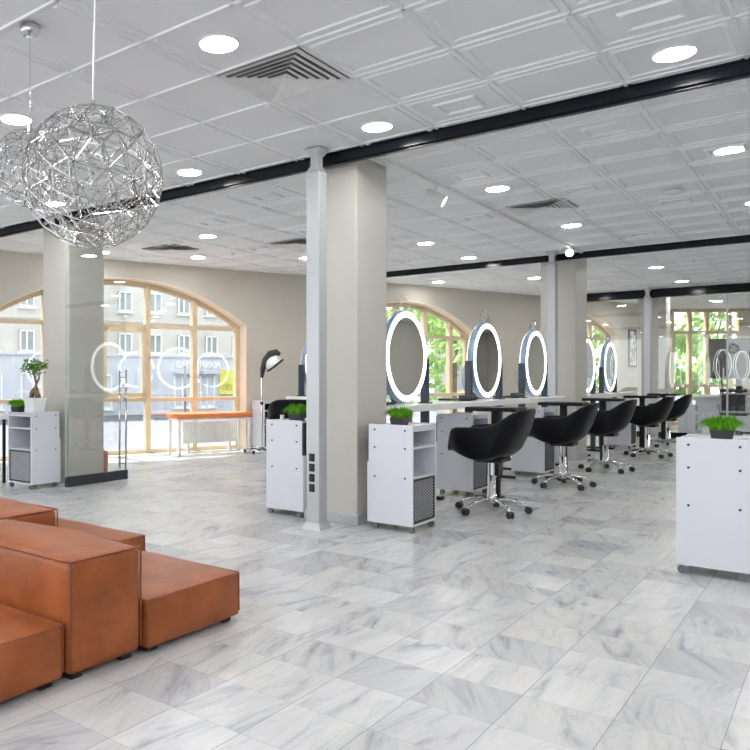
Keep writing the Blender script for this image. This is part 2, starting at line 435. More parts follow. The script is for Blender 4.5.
def arch_window(idx, op, mulls, trans, door=None):
    m = MB(); w0, w1 = .21, .29; NS = 26; fw = .075
    us = [op[0]+(op[1]-op[0])*i/NS for i in range(NS+1)]
    for a, b in zip(us, us[1:]):     # curved head
        m.prism([(a, arch_z(op, a)), (b, arch_z(op, b)), (b, arch_z(op, b)-fw*1.05), (a, arch_z(op, a)-fw*1.05)], lambda p, k: F(p[0], (w0, w1)[k], p[1]))
    def bar(u0, z0, u1, z1, dw=0.): m.prism([(u0, z0), (u1, z0), (u1, z1), (u0, z1)], lambda p, k: F(p[0], (w0-dw, w1)[k], p[1]))
    bar(op[0], 0, op[0]+fw, arch_z(op, op[0])); bar(op[1]-fw, 0, op[1], arch_z(op, op[1]))
    bar(op[0], 0, op[1], .07)
    for u in mulls: bar(u-.042, 0, u+.042, arch_z(op, u)-.02, .02)
    for z in trans: bar(op[0], z-.032, op[1], z+.032, .01)
    root = structure(m.build('window_%d' % idx, 'wood'))
    if door:
        d = MB(); a, b, z0, z1 = door
        for (u0, q0, u1, q1) in ((a, z0, a+.07, z1), (b-.07, z0, b, z1), (a, z1-.07, b, z1), (a, z0, b, z0+.08)):
            d.prism([(u0, q0), (u1, q0), (u1, q1), (u0, q1)], lambda p, k: F(p[0], (w0-.045, w0-.012)[k], p[1]))
        d.build('sash', 'wood', root)
    cols = [op[0]]+list(mulls)+[op[1]]
    for a, b in zip(cols, cols[1:]):
        n = 8; top = [(a+(b-a)*i/n, arch_z(op, a+(b-a)*i/n)-.03) for i in range(n+1)]
        g = MB(); g.prism([(a, .03), (b, .03)]+top[::-1], lambda p, k: F(p[0], (.246, .254)[k], p[1])); g.build('pane', 'pane', root)
    return root
arch_window(1, OPEN[0], [.0+.85, 1.70, 2.545, 3.40], [2.055, .865], (1.75, 2.50, .90, 2.02))
arch_window(2, OPEN[1], [7.15, 7.93, 8.70, 9.42], [2.06, .88])
arch_window(3, OPEN[2], [12.75, 13.5, 14.1], [2.16, .9])

# far end: short return, window wall, and the right hand wall
e1 = F(16.2, 0, 0)
m = MB(); A = Vector((e1.x, e1.y, 0)); B = Vector((-3.72, 22.58, 0))
m.prism([(A.x, A.y), (B.x, B.y), (B.x-.3, B.y+.05), (A.x-.33, A.y)], lambda p, k: (p[0], p[1], CEIL*k)); structure(m.build('wall_corner', 'wall'))
CR = Vector((math.cos(YAW), math.sin(YAW), 0)); CN = Vector((-math.sin(YAW), math.cos(YAW), 0)); BO = Vector((-3.75, 22.6, 0))
def G(t, w, z): return BO+CR*t+CN*w+Vector((0, 0, z))
m = MB(); m.prism([(2.06, 0), (11.1, 0), (11.1, CEIL), (2.06, CEIL)], lambda p, k: G(p[0], .25*k, p[1])); structure(m.build('wall_back', 'wall'))
m = MB()
def gbar(t0, z0, t1, z1, a=0., b=.09): m.prism([(t0, z0), (t1, z0), (t1, z1), (t0, z1)], lambda p, k: G(p[0], (a, b)[k], p[1]))
for t in (.25, .72, 1.17, 1.76, 2.03): gbar(t-.042, 0, t+.042, CEIL-.02, -.02, .09)
for z in (.04, 1.03, 2.43, CEIL-.05): gbar(.0, z-.04, 2.06, z+.04)
gbar(0, 0, .12, CEIL)
w4 = structure(m.build('window_4', 'wood'))
for a, b in ((.12, .25), (.25, .72), (.72, 1.17), (1.17, 1.76), (1.76, 2.03)):
    MB().prism([(a, .05), (b, .05), (b, CEIL-.05), (a, CEIL-.05)], lambda p, k: G(p[0], (.04, .048)[k], p[1])).build('pane', 'pane', w4)
m = MB(); m.box((4.5, -4.0, 0), (4.7, 29.8, CEIL)); structure(m.build('wall_right', 'column'))

# ------------------------------------------------------------------ ceiling lights
def light_proto():
    t = thing('ceiling_light', '', 'ceiling light', (0, 0, CEIL))
    MB().lathe([(.104, -.004), (.105, -.011), (.110, -.011), (.113, -.002), (.113, .0)], 32).build('trim_ring', 'trimwhite', t)
    MB().lathe([(0, -.0085), (.104, -.0085), (.104, -.002), (0, -.002)], 32, smooth=False).build('diffuser', 'lamp', t)
    return t
LP = light_proto(); LP_used = [False]
def add_light(x, y, label, group='round recessed ceiling lights'):
    if not LP_used[0]:
        LP_used[0] = True; LP.location = (x, y, CEIL); LP['label'] = label; LP['group'] = group; return
    dup(LP, (x, y, CEIL), 0, label, group)
for x, y, lb in [
    (-2.64, 3.15, 'round recessed ceiling light just before the large square air vent'),
    (-.76, 4.93, 'large round recessed light just before the first beam, above the planter trolley at the edge'),
    (-4.50, 3.13, 'round recessed light behind the smaller wire globe, at the picture edge'),
    (-2.63, 4.94, 'round recessed light before the black beam, above the thick column beside the socket post'),
    (-4.48, 4.94, 'round recessed light before the black beam, just past the big wire globe'),
    (-6.36, 4.90, 'round recessed light seen through the big wire globe, close to the beam'),
    (-.74, 7.29, 'round recessed light beyond the first beam, cut near the picture edge'),
    (-2.60, 7.31, 'round recessed light next to the white track spotlight'),
    (-2.55, 9.64, 'round recessed light just above the second column and its glowing spotlight'),
    (-4.39, 9.62, 'round recessed light before the second beam, behind the thick column beside the socket post'),
    (-6.31, 7.31, 'round recessed light between beam and arched window, the larger of the two there'),
    (-7.51, 8.47, 'small round recessed light near the wall over the arched window'),
    (-8.28, 7.23, 'round recessed light right under the big wire globe, beside the glass door top'),
    (-5.95, 13.6, 'round recessed light by the wall above the crowned first round mirror'),
    (-4.39, 14.2, 'small round recessed light just beside the post of the second column'),
    (-2.44, 14.16, 'round recessed light between second and far beams, above the slim far post'),
    (-2.42, 16.5, 'round recessed light close before the far beam over the glass partition'),
    (-2.0, 19.4, 'round recessed light behind the glass partition over the dark screen')]:
    add_light(x, y, lb)
for x, y in [(-4.45, 7.3), (-6.3, 9.6), (-4.42, 11.2), (-.74, 9.64), (-.74, 11.2), (-.74, 14.2), (-.5, 16.5), (-.3, 19.4), (-.3, 22.5), (-2.4, 21.3), (-.3, 25.5), (-3.6, 19.4), (-4.2, 16.4), (3.95, 16.5), (3.95, 18.3), (3.95, 20.5), (3.95, 22.5), (3.95, 24.5), (3.95, 26.5), (1.6, 25.5), (-2.7, 18.5), (-1.7, 18.5), (-.8, 18.5)]:  # right wall row and far beam lights added to brighten mirrors and back room
    add_light(x, y, 'unseen ceiling light, continuing the grid or added to brighten back room and mirrors', 'ceiling lights out of view')
for x in (1.1, 2.95):
    for y in (-1.6, .8, 3.15, 4.94, 7.3, 9.64, 12.5, 15.0, 19.4, 22.5): add_light(x, y, 'round recessed ceiling light in the unseen side of the salon', 'ceiling lights out of view, side')
for x in (-.76, -2.63, -4.5, -6.3):
    for y in (-2.2, -.4, 1.36): add_light(x, y, 'round recessed ceiling light behind the viewer over the waiting area', 'ceiling lights behind the viewer')

# ------------------------------------------------------------------ air vents, smoke detectors, track light
def vent_proto():
    t = thing('air_vent', '', 'air vent', (0, 0, CEIL))
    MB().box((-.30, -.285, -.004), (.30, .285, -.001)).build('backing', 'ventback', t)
    for k in range(6):
        a, b = .30-.046*k, .285-.044*k; m = MB(); d = .022
        for (p, q) in (((-a, -b), (a, -b)), ((a, -b), (a, b)), ((a, b), (-a, b)), ((-a, b), (-a, -b))):
            sc = lambda pt, f: (pt[0]*f, pt[1]*f)
            f1 = 1-.040/a
            z0, z1 = -.010, -.024
            if k == 5: f1 = 0.02
            m.quad((*p, z1 if k else -.016), (*q, z1 if k else -.016), (*sc(q, f1), z0), (*sc(p, f1), z0))
            m.quad((*p, (z1 if k else -.016)-.003), (*sc(p, f1), z0-.003), (*sc(q, f1), z0-.003), (*q, (z1 if k else -.016)-.003))
        m.build('louvre_ring', 'trimwhite', t)
    return t
vp = vent_proto(); vp.location = (-2.627, 3.745, CEIL); vp['label'] = 'large square ceiling air vent of nested louvres before the first beam'; vp['group'] = 'square ceiling air vents'
dup(vp, (-2.52, 8.38, CEIL), 0, 'square ceiling air vent beyond the beam, near the track spotlight')
dup(vp, (-7.33, 7.68, CEIL), 0, 'square ceiling air vent close to the wall over the arched window')
dup(vp, (-5.72, 8.44, CEIL), 0, 'square ceiling air vent partly hidden behind the socket post')
sd = MB().lathe([(0, -.03), (.035, -.03), (.05, -.018), (.055, 0)], 20).build('smoke_detector', 'trimwhite')
sd.location = (-6.9, 8.52, CEIL-.003); tag(sd, 'small white smoke detector by the wall between two ceiling vents', 'smoke detector', 'ceiling detectors')
s2 = sd.copy(); COL.objects.link(s2); s2.location = (-1.318, 8.5, CEIL-.012); s2.scale = (1.6, 1.6, .8); s2['label'] = 'flat round white ceiling detector between first and second beams'
s3 = sd.copy(); COL.objects.link(s3); s3.location = (-2.42, 14.95, CEIL-.01); s3['label'] = 'small white ceiling detector just before the far beam'

m = MB(); m.box((-2.975, 5.4, CEIL-.03), (-2.94, 11.70, CEIL-.011), .002)
tr = m.build('light_track', 'trimwhite'); tag(tr, 'thin white light track along the ceiling carrying two spotlights', 'light track')
def spotlight(x, y, aim, label, dz=.15):
    t = thing('track_spotlight', label, 'spotlight', (x, y, 0), group='white track spotlights')
    MB().cyl((0, 0, 0), .012, CEIL-dz, CEIL-.03, 10).build('stem', 'trimwhite', t)
    d = Vector(aim).normalized(); c = Vector((0, 0, CEIL-dz))
    MB().tube([c-d*.10, c-d*.098, c+d*.08, c+d*.085], [.04, .05, .056, .056], 20).build('housing', 'trimwhite', t)
    MB().tube([c+d*.085, c+d*.0885], .048, 20).build('lens', 'spot', t)
    return t
spotlight(-2.957, 6.70, (.9, .35, -.55), 'white track spotlight hanging past the first beam, turned sideways')
spotlight(-2.98, 11.2, (.16, -.97, -.15), 'glowing white track spotlight at the top of the second column', .085)

# ------------------------------------------------------------------ wire globe chandeliers
def ico(n, r, rot):
    b = bmesh.new(); bmesh.ops.create_icosphere(b, subdivisions=n, radius=r, matrix=rot); return b
def globe(name, label, loc, r, wire_top, canopy, seed, wire_bend=0., cord='trimwhite'):
    t = thing(name, label, 'chandelier', loc, group='wire globe chandeliers')
    rot = Matrix.Rotation(.35+seed, 4, 'Z') @ Matrix.Rotation(.5*seed+.2, 4, 'X')
    o = ico(3, r, rot); i_ = ico(3, r*.86, rot)
    m = MB(); tr = .0018*r/.3+.0003
    for e in o.edges: m.tube([e.verts[0].co, e.verts[1].co], tr, 4, cap=False)
    m.build('outer_frame', 'steel', t, fix=False)
    m = MB(); hubs = ico(2, r*.80, rot); rods = []
    for v in hubs.verts:
        for w in sorted(o.verts, key=lambda q: (q.co-v.co).length)[:7]:
            m.tube([v.co, v.co.lerp(w.co, .99)], tr*1.05, 4, cap=False)
    for e in hubs.edges: m.tube([e.verts[0].co, e.verts[1].co], tr*.9, 3, cap=False)
    m.build('inner_stars', 'steel', t, fix=False)
    m = MB()
    for v in o.verts: m.sphere(v.co, tr*1.7, 6)
    m.build('joint_beads', 'chrome', t, fix=False, kind='stuff')
    m = MB(); rr = random.Random(seed)
    for v in hubs.verts:
        if rr.random() < .8: m.sphere(v.co, tr*1.6, 6)
    m.build('led_beads', 'led', t, fix=False, kind='stuff')
    zt = CEIL-loc[2]
    m = MB(); pts = []
    for k in range(13):
        f = k/12; z = r+(zt-r)*f
        pts.append((wire_bend*math.sin(f*PI*1.2)*.5, -wire_bend*.3*math.sin(f*PI*1.5), z))
    m.tube(pts, .0046 if wire_bend else .0014, 6); m.build('cord', cord, t)
    m = MB(); m.lathe([(0, zt-.055), (.030, -.058+zt), (.046, -.05+zt), (.052, -.04+zt), (.054, -.012+zt), (0, -.012+zt)], 28); m.build('ceiling_rose', 'chrome', t)
    for dx in (-.018, .018):
        MB().cyl((dx, -.02, 0), .006, zt-.067, zt-.055, 8).build('cord_grip', 'steel', t)
    m = MB(); m.cyl((0, 0, 0), .011, r-.03, r+.03, 10); m.build('hub', 'chrome', t)
    return t
globe('globe_chandelier', 'larger wire globe chandelier of steel rods, hanging in front', (-2.503, 2.134, 2.075), .305, True, True, 1, .045)
globe('globe_chandelier', 'smaller wire globe chandelier at the picture edge, behind the larger one', (-3.253, 2.347, 2.30), .200, True, True, 2, 0., 'steel')

# ------------------------------------------------------------------ sofa modules
def pillow_box(lo, hi, bulge=.016, r=.03, sag=.0, n=12):
    """soft leather block: rounded edges, crowned top, slightly bulging sides"""
    sx, sy, sz = hi[0]-lo[0], hi[1]-lo[1], hi[2]-lo[2]; c = [(lo[k]+hi[k])/2 for k in range(3)]
    b = bmesh.new(); bmesh.ops.create_cube(b, size=1.)
    bmesh.ops.subdivide_edges(b, edges=b.edges[:], cuts=n, use_grid_fill=True)
    for v in b.verts:
        x, y, z = v.co*2          # -1..1
        k = [x, y, z]
        fx = 1-abs(x)**3; fy = 1-abs(y)**3; fz = 1-abs(z)**3
        p = Vector((x*sx/2, y*sy/2, z*sz/2))
        if z > .999: p.z += bulge*1.4*fx*fy-.006*(1-fx)*(1-fy)
        if abs(x) > .999: p.x += math.copysign(bulge*.55*fy*fz, x)
        if abs(y) > .999: p.y += math.copysign(bulge*.55*fx*fz, y)
        # pull every edge in: soft corners
        near = sorted(((1-abs(q))*s/2 for q, s in zip(k, (sx, sy, sz))))
        p += Vector([math.sin(11*p.y+5*p.z+c[0]*7)*.0022, math.sin(9*p.x+6*p.z)*.0022, math.sin(10*p.x+8*p.y)*.0025])
        v.co = p+Vector(c)
    for f in b.faces: f.smooth = True
    return b
def sofa_module(name, label, x0, x1, y0, y1, h, group):
    cx, cy = (x0+x1)/2, (y0+y1)/2
    t = thing(name, label, 'sofa module', (cx, cy, 0), group=group)
    a, b = (x1-x0)/2-.010, (y1-y0)/2-.010
    m = MB(); m.add(pillow_box((-a, -b, .028), (a, b, h-.002), .018))
    o = m.build('body', 'leather', t)
    bv = o.modifiers.new('bevel', 'BEVEL'); bv.width = .028; bv.segments = 4; bv.limit_method = 'ANGLE'; bv.angle_limit = .9
    m = MB(); z = h-.008; N = 10
    def edge(p, q):
        pts = []
        for k in range(N+1):
            f = k/N; pts.append(Vector(p).lerp(Vector(q), f))
        m.tube(pts, .0042, 6)
    C = [(-a, -b), (a, -b), (a, b), (-a, b)]
    for i in range(4):
        p, q = C[i], C[(i+1) % 4]
        nx = .0035*(1 if p[0]+q[0] > 0 else -1 if p[0]+q[0] < 0 else 0); ny = .0035*(1 if p[1]+q[1] > 0 else -1 if p[1]+q[1] < 0 else 0)
        edge((p[0]*.992+nx, p[1]*.992+ny, z), (q[0]*.992+nx, q[1]*.992+ny, z))
        edge((p[0]*.996, p[1]*.994, z), (p[0]*.996, p[1]*.994, .05))
    m.build('piping', 'piping', t)
    for sx in (-1, 1):
        for sy in (-1, 1):
            MB().box((sx*(a-.06)-.03, sy*(b-.06)-.03, 0), (sx*(a-.06)+.03, sy*(b-.06)+.03, .032), .004).build('foot', 'rubber', t)
    return t
GS = 'tan leather sofa modules'
sofa_module('sofa_back_module', 'tan leather backrest block standing tallest between two low seats', -3.31, -2.315, 1.855, 2.262, .486, GS)
sofa_module('sofa_seat_module', 'low tan leather seat cut by the picture edge, before the tall block', -3.31, -2.325, 1.05, 1.850, .245, GS)
sofa_module('sofa_seat_module', 'low tan leather seat projecting behind the tall block, its front fully visible', -3.27, -2.300, 2.268, 2.925, .246, GS)
sofa_module('sofa_back_module', 'tan leather backrest block further back, only its top showing', -4.32, -3.325, 2.2, 2.60, .486, GS)
sofa_module('sofa_seat_module', 'low tan leather seat furthest back, peeking out behind the blocks', -4.32, -3.285, 2.605, 3.235, .245, GS)

# ------------------------------------------------------------------ trolleys
def cart_proto():
    """open side +X; width .38 in X, .43 in Y"""
    t = thing('salon_trolley', '', 'trolley'); a, b = .19, .215; z0, z1 = .055, .84; th = .016
    for s in (-1, 1):
        m = MB(); m.box((-a, s*b-(th if s > 0 else 0), z0), (a, s*b+(0 if s > 0 else th), z1), .0015)
        p = m.build('side_panel', 'cart', t)
        for x in (-.135, .125):
            for z in (.797, .657, .425):
                MB().cyl((x, s*(b+.0025), z),       .008, -.002, .002, 10, 'y').build('screw', 'screw', p)
    MB().box((-a, -b+th, z1-th-.012), (a-.004, b-th, z1-.012)).build('top_panel', 'cart', t)
    MB().box((-a, -b+th, z0), (a, b-th, z0+th)).build('base_panel', 'cart', t)
    m = MB(); m.box((a-.02, -b+th, z1-.05), (a-.004, b-th, z1-.005)); m.build('front_rail', 'cart', t)
    for z in (.652, .420): MB().box((-a+.02, -b+th, z), (a-.006, b-th, z+th)).build('shelf', 'cart', t)
    MB().box((-a-.012, -b, z0), (-a, b, .54)).build('back_panel', 'cart', t)
    MB().box((-a-.010, -b+.004, .54), (-a+.004, b-.004, z1-.02)).build('back_sheet', 'grey_ext', t)
    # expanded-metal door
    y0, y1, q0, q1 = -b+th+.004, b-th-.004, z0+th+.004, .416; X = a-.004; f = .014
    m = MB()
    for lo, hi in (((X-.008, y0, q0), (X, y0+f, q1)), ((X-.008, y1-f, q0), (X, y1, q1)), ((X-.008, y0, q0), (X, y1, q0+f)), ((X-.008, y0, q1-f), (X, y1, q1))): m.box(lo, hi)
    d = m.build('mesh_door', 'mesh', t)
    m = MB(); W, Hh = y1-y0-2*f, q1-q0-2*f; Y, Z = y0+f, q0+f; s = .045
    k = .55       # diamond slope
    for sg in (1, -1):
        c = -Hh/k
        while c < W+Hh/k:
            # line y = c + sg*z/k clipped
            p = []
            for (zz) in (0, Hh):
                yy = c+zz/k if sg > 0 else c+(Hh-zz)/k
                p.append((yy, zz))
            (ya, za), (yb, zb) = p
            def clip(ya, za, yb, zb):
                t0, t1 = 0., 1.; dy = yb-ya
                for bnd, sgn in ((0, 1), (W, -1)):
                    if abs(dy) < 1e-9: continue
                    tt = (bnd-ya)/dy
                    if sgn*dy > 0: t0 = max(t0, tt)
                    else: t1 = min(t1, tt)
                if t0 >= t1: return None
                L = lambda q: (ya+dy*q, za+(zb-za)*q)
                return L(t0), L(t1)
            r = clip(ya, za, yb, zb)
            if r: m.tube([(X-.004, Y+r[0][0], Z+r[0][1]), (X-.004, Y+r[1][0], Z+r[1][1])], .0024, 4, cap=False)
            c += s
    m.build('lattice', 'mesh', d, fix=False)
    MB().box((X-.010, y0+.004, q0+.004), (X-.007, y1-.004, q1-.004)).build('backing_board', 'cart', d)
    for sx in (-1, 1):
        for sy in (-1, 1):
            c = (sx*(a-.035), sy*(b-.035))
            k_ = MB(); k_.box((c[0]-.012, c[1]-.005, .034), (c[0]+.010, c[1]+.005, .056), .003); k_.tube([(c[0]-.016, c[1], .050), (c[0]+.012, c[1], .024)], .005, 6)
            cs = k_.build('caster', 'chrome', t)
            w = MB()
            for dy in (-.010, .010): w.cyl((c[0]+.008, c[1]+dy, .024), .024, -.0055, .0055, 18, 'y')
            w.build('wheel', 'wheelgrey', cs)
    return t
CP = cart_proto(); GC = 'white salon trolleys on casters'
CP.location = (-2.755, 5.605, 0); CP['group'] = GC; CP['label'] = 'white trolley beside the thick column, grass pot on top, mesh door fully visible'
dup(CP, (-.632, 5.605, 0), PI, 'white trolley cut by the picture edge, turned side on, wide grass planter on top')
dup(CP, (-3.775, 5.605, 0), PI, 'white trolley just behind the socket post, plain side showing')
dup(CP, (-6.915, 5.04, 0), -PI/2, 'white trolley under the bonsai, by the glass door')
dup(CP, (-3.09, 7.675, 0), 0, 'white trolley under the counter, directly behind the front armchair')
dup(CP, (-3.02, 9.76, 0), 0, 'white trolley under the counter, behind the second armchair')
dup(CP, (-3.05, 14.615, 0), 0, 'white trolley under the counter, past the second column')
cc = F(4.60, -.22, 0)
dup(CP, (cc.x, cc.y, 0), FROT, 'white trolley standing against the wall behind the hood dryer')

# ------------------------------------------------------------------ grass planters
def planter_proto(sx=.125, sy=.105, h=.060, gh=.098, n=1000, spread=.115):
    t = thing('grass_planter', '', 'planter'); m = MB()
    a, b = sx/2, sy/2
    def ring(k, z): return [m.b.verts.new((x*k, y*k, z)) for x, y in ((-a, -b), (a, -b), (a, b), (-a, b))]
    r0, r1, r2, r3 = ring(.82, 0), ring(1, h), ring(.93, h), ring(.9, h-.012)
    m.b.faces.new(r0[::-1]); m.b.faces.new(r3)
    for A, B in ((r0, r1), (r1, r2), (r2, r3)):
        for i in range(4): m.b.faces.new((A[i], A[(i+1) % 4], B[(i+1) % 4], B[i]))
    m.build('pot', 'potdark', t)
    m = MB(); rr = random.Random(5)
    for k in range(n):
        x, y = rr.uniform(-a*.85, a*.85), rr.uniform(-b*.85, b*.85)
        an = math.atan2(y, x)+rr.gauss(0, .9); ln = gh*rr.uniform(.8, 1.2); q_ = math.sqrt(rr.random()); out = q_*spread*rr.uniform(.75, 1.1)
        w = rr.uniform(.0016, .0032); d = Vector((math.cos(an), math.sin(an), 0)); s_ = Vector((-d.y, d.x, 0))*w
        p0 = Vector((x, y, h-.012)); p1 = p0+d*out*.45+Vector((0, 0, ln*(.78-.12*q_))); p2 = p0+d*out+Vector((0, 0, ln*(1.05-.95*q_*q_)))
        v = [m.b.verts.new(q) for q in (p0-s_, p0+s_, p1+s_*.9, p1-s_*.9, p2)]
        m.b.faces.new((v[0], v[1], v[2], v[3])); m.b.faces.new((v[3], v[2], v[4]))
    m.build('grass', 'grass', t, fix=False, kind='stuff')
    return t
GPL = 'potted grass planters'
PP = planter_proto(); PP.location = (-2.745, 5.53, .829); PP['group'] = GPL; PP['label'] = 'grass in a dark pot on the white trolley beside the thick column'
dup(PP, (-3.75, 5.56, .829), .1, 'grass in a dark pot on the trolley behind the socket post')
dup(PP, (-7.06, 4.93, .829), 0., 'small grass pot beside the bonsai on the white trolley')
dup(PP, (-3.47, 6.95, .957), .2, 'low grass pot on the counter behind the first round mirror')
dup(PP, (-3.47, 9.05, .957), .2, 'low grass pot on the counter behind the second round mirror')
dup(PP, (-.60, 5.52, .829), .05, 'wide bushy grass in a dark pot on the trolley cut by the picture edge')

# small white cups beside the grass
def cup(x, y, z, label):
    o = MB().lathe([(0, 0), (.016, 0), (.02, .05), (.0175, .05), (.0145, .006), (0, .006)], 16).build('white_cup', 'potwhite'); o.location = (x, y, z)
    return tag(o, label, 'cup', 'white cups by the grass')
cup(-2.815, 5.56, .829, 'small white cup beside the grass pot next to the thick column')
cup(-3.87, 5.50, .829, 'small white cup beside the grass pot behind the socket post')

# ------------------------------------------------------------------ bonsai
t = thing('bonsai', 'small bonsai with bulging roots in a white pot on the trolley by the glass door', 'potted plant', (-6.865, 5.02, .829))
BON = t
def sq_pot(m, a, b, h):
    r = lambda k, z: [m.b.verts.new((sx*k, sy*k, z)) for sx, sy in ((-1, -1), (1, -1), (1, 1), (-1, 1))]
    R = [r(a, 0), r(b, h), r(b-.008, h), r(b-.012, h-.012)]
    m.b.faces.new(R[0][::-1]); m.b.faces.new(R[3])
    for A, B in zip(R, R[1:]):
        for i in range(4): m.b.faces.new((A[i], A[(i+1) % 4], B[(i+1) % 4], B[i]))
m = MB(); sq_pot(m, .063, .085, .155); m.build('pot', 'potwhite', t)
MB().box((-.075, -.075, .135), (.075, .075, .156), .004).build('soil', 'soil', t)
m = MB()
for pts, rs in ([[(-.05, -.01, .155), (-.045, 0, .20), (-.015, .005, .235), (.02, 0, .225)], [.022, .030, .030, .024]],
                [[(.045, .02, .155), (.04, 0, .19), (.02, 0, .225), (.015, 0, .27)], [.022, .026, .028, .016]],
                [[(-.01, .03, .155), (.0, .02, .19), (.01, .0, .225)], [.016, .02, .022]],
                [[(.015, 0, .26), (.02, .0, .31), (.0, 0, .36), (-.05, .01, .41), (-.085, .02, .46)], [.016, .012, .010, .007, .003]],
                [[(.02, 0, .30), (.05, .01, .35), (.075, 0, .41), (.10, .0, .47)], [.011, .009, .006, .003]],
                [[(.005, 0, .35), (.02, -.02, .41), (.02, -.01, .49)], [.008, .006, .003]],
                [[(-.04, 0, .40), (-.09, -.02, .42), (-.13, -.02, .45)], [.006, .004, .002]]):
    m.tube(pts, rs, 8)
m.build('trunk', 'bark', t)
m = MB(); rr = random.Random(11)
for cx, cy, cz, R, n in ((-.085, .02, .47, .045, 46), (-.13, -.02, .46, .04, 36), (.10, 0, .48, .045, 46), (.02, -.01, .50, .055, 60), (-.03, .02, .44, .05, 40), (.06, -.02, .43, .045, 36), (.14, .01, .47, .03, 20), (-.155, 0, .53, .025, 14)):
    for k in range(n):
        p = Vector((cx+rr.gauss(0, R*.6), cy+rr.gauss(0, R*.6), cz+rr.gauss(0, R*.5)))
        d = Vector((rr.uniform(-1, 1), rr.uniform(-1, 1), rr.uniform(-.2, 1))).normalized(); s_ = d.orthogonal().normalized()
        L, w = rr.uniform(.026, .04), rr.uniform(.009, .013)
        v = [m.b.verts.new(q) for q in (p, p+d*L*.5+s_*w, p+d*L, p+d*L*.5-s_*w)]; m.b.faces.new(v)
m.build('foliage', 'leaf', t, fix=False)
t.scale = (1.08, 1.08, 1.06)

# ------------------------------------------------------------------ salon armchairs
def rim_h(th):
    """rim height of the bucket shell; th = 0 at the back, pi at the front"""
    a = abs(math.degrees(th))
    K = [(0, .935), (22, .93), (40, .90), (55, .85), (68, .80), (82, .775), (100, .770), (122, .766), (134, .752), (143, .69), (151, .60), (162, .545), (180, .535)]
    for (a0, h0), (a1, h1) in zip(K, K[1:]):
        if a <= a1:
            f = (a-a0)/(a1-a0); f = f*f*(3-2*f); return h0+(h1-h0)*f
    return .525
def shell_pt(th, s):
    """s 0 = underside centre, 1 = rim ; chair faces -X"""
    h = rim_h(th); c, sn = math.cos(th), math.sin(th)
    e = .74
    ux = math.copysign(abs(c)**e, c); uy = math.copysign(abs(sn)**e, sn)
    back = max(0, c); front = max(0, -c)
    if s < .4:
        f = s/.4; r = .27*f; z = .470+.012*f**3+.085*front*f**1.6+.105*back*f**2.6
    else:
        f = (s-.4)/.6; z0 = .482+.085*front+.105*back
        r = .27+.045*math.sin(min(1, f*1.6)*PI/2); z = z0+(h-z0)*f
        r += .075*back*max(0, (z-.62)/.33)**1.1 if z > .62 else 0
        r += .004*front*max(0, 1-(z-.5)/.24) if z < .74 else 0
    rx, ry = 1.02*r, 1.06*r
    return Vector((ux*rx-.035, uy*ry, z))
def chair_proto():
    t = thing('salon_armchair', '', 'armchair')
    m = MB(); NT_, NSg = 48, 12; ss = [0.02]+[.4*(k/4) for k in range(1, 5)]+[.4+.6*k/8 for k in range(1, 9)]
    def skin(off, top):
        rows = []
        for s in ss:
            row = []
            for j in range(NT_):
                th = -PI+2*PI*j/NT_; p = shell_pt(th, s)
                if off:
                    ctr = Vector((-.035, 0, max(p.z, .52)))
                    d = ctr-p; d.z = 0; dl = d.length
                    p = p+(d/dl*min(off, dl*.6) if dl > 1e-4 else Vector())
                    p.z = max(p.z, .505)
                    if s >= .999: p.z -= .003
                row.append(m.b.verts.new(p))
            rows.append(row)
        return rows
    A = skin(0, True); B = skin(.042, True)
    def stitch(R, S, flip=False):
        for j in range(NT_):
            k = (j+1) % NT_; f = m.b.faces.new((R[j], R[k], S[k], S[j])); f.smooth = True
    for a, b in zip(A, A[1:]): stitch(a, b)
    for a, b in zip(B, B[1:]): stitch(b, a)
    # rounded rim
    mid = []
    for j in range(NT_):
        p = (A[-1][j].co+B[-1][j].co)/2; p.z += .014; mid.append(m.b.verts.new(p))
    stitch(A[-1], mid); stitch(mid, B[-1])
    m.b.faces.new(A[0][::-1]); m.b.faces.new(B[0])
    o = m.build('shell', 'chairshell', t); sub(o, 1)
    m = MB(); m.box((-.215, -.20, .520), (.165, .20, .580), .028, 3); c = m.build('seat_cushion', 'cushion', t)
    for p in c.data.polygons: p.use_smooth = True
    m = MB(); m.box((-.11, -.14, .460), (.13, .14, .500), .015); m.build('seat_plate', 'blackmetal', t)
    m = MB(); m.cyl((0, 0, 0), .026, .30, .45, 18); m.lathe([(0, .09), (.042, .09), (.042, .16), (.036, .165), (.036, .33), (.03, .335), (0, .335)], 20); m.build('column', 'chrome', t)
    m = MB(); m.tube([(.0, .045, .36), (.0, .055, .36), (.0, .055, .14), (.0, .085, .105), (.0, .13, .10)], .008, 8); m.build('pump_lever', 'chrome', t)
    for k in range(5):
        a = 2*PI*k/5+.489; d = Vector((math.cos(a), math.sin(a), 0))
        m = MB(); m.tube([d*.03+Vector((0, 0, .115)), d*.10+Vector((0, 0, .122)), d*.20+Vector((0, 0, .105)), d*.285+Vector((0, 0, .075)), d*.305+Vector((0, 0, .058))], [.017, .015, .0125, .011, .009], 10)
        lg = m.build('base_leg', 'chrome', t)
        w = MB(); q = d*.312; e = Vector((-d.y, d.x, 0))
        for sg in (-1, 1):
            c0 = q+e*sg*.013+Vector((0, 0, .031)); w.tube([c0-e*.010, c0-e*.0085, c0+e*.0085, c0+e*.010], [.026, .031, .031, .026], 16)
        w.tube([q+Vector((0, 0, .03)), q+Vector((0, 0, .06))], .008, 8)
        w.build('caster', 'rubber', lg)
    return t
CH = chair_proto(); GCH = 'black salon armchairs on chrome bases'
CH.location = (-2.45, 6.74, 0); CH['group'] = GCH; CH['label'] = 'black bucket armchair on chrome star base, first of the row and fully visible'
CH.rotation_euler = (0, 0, .04)
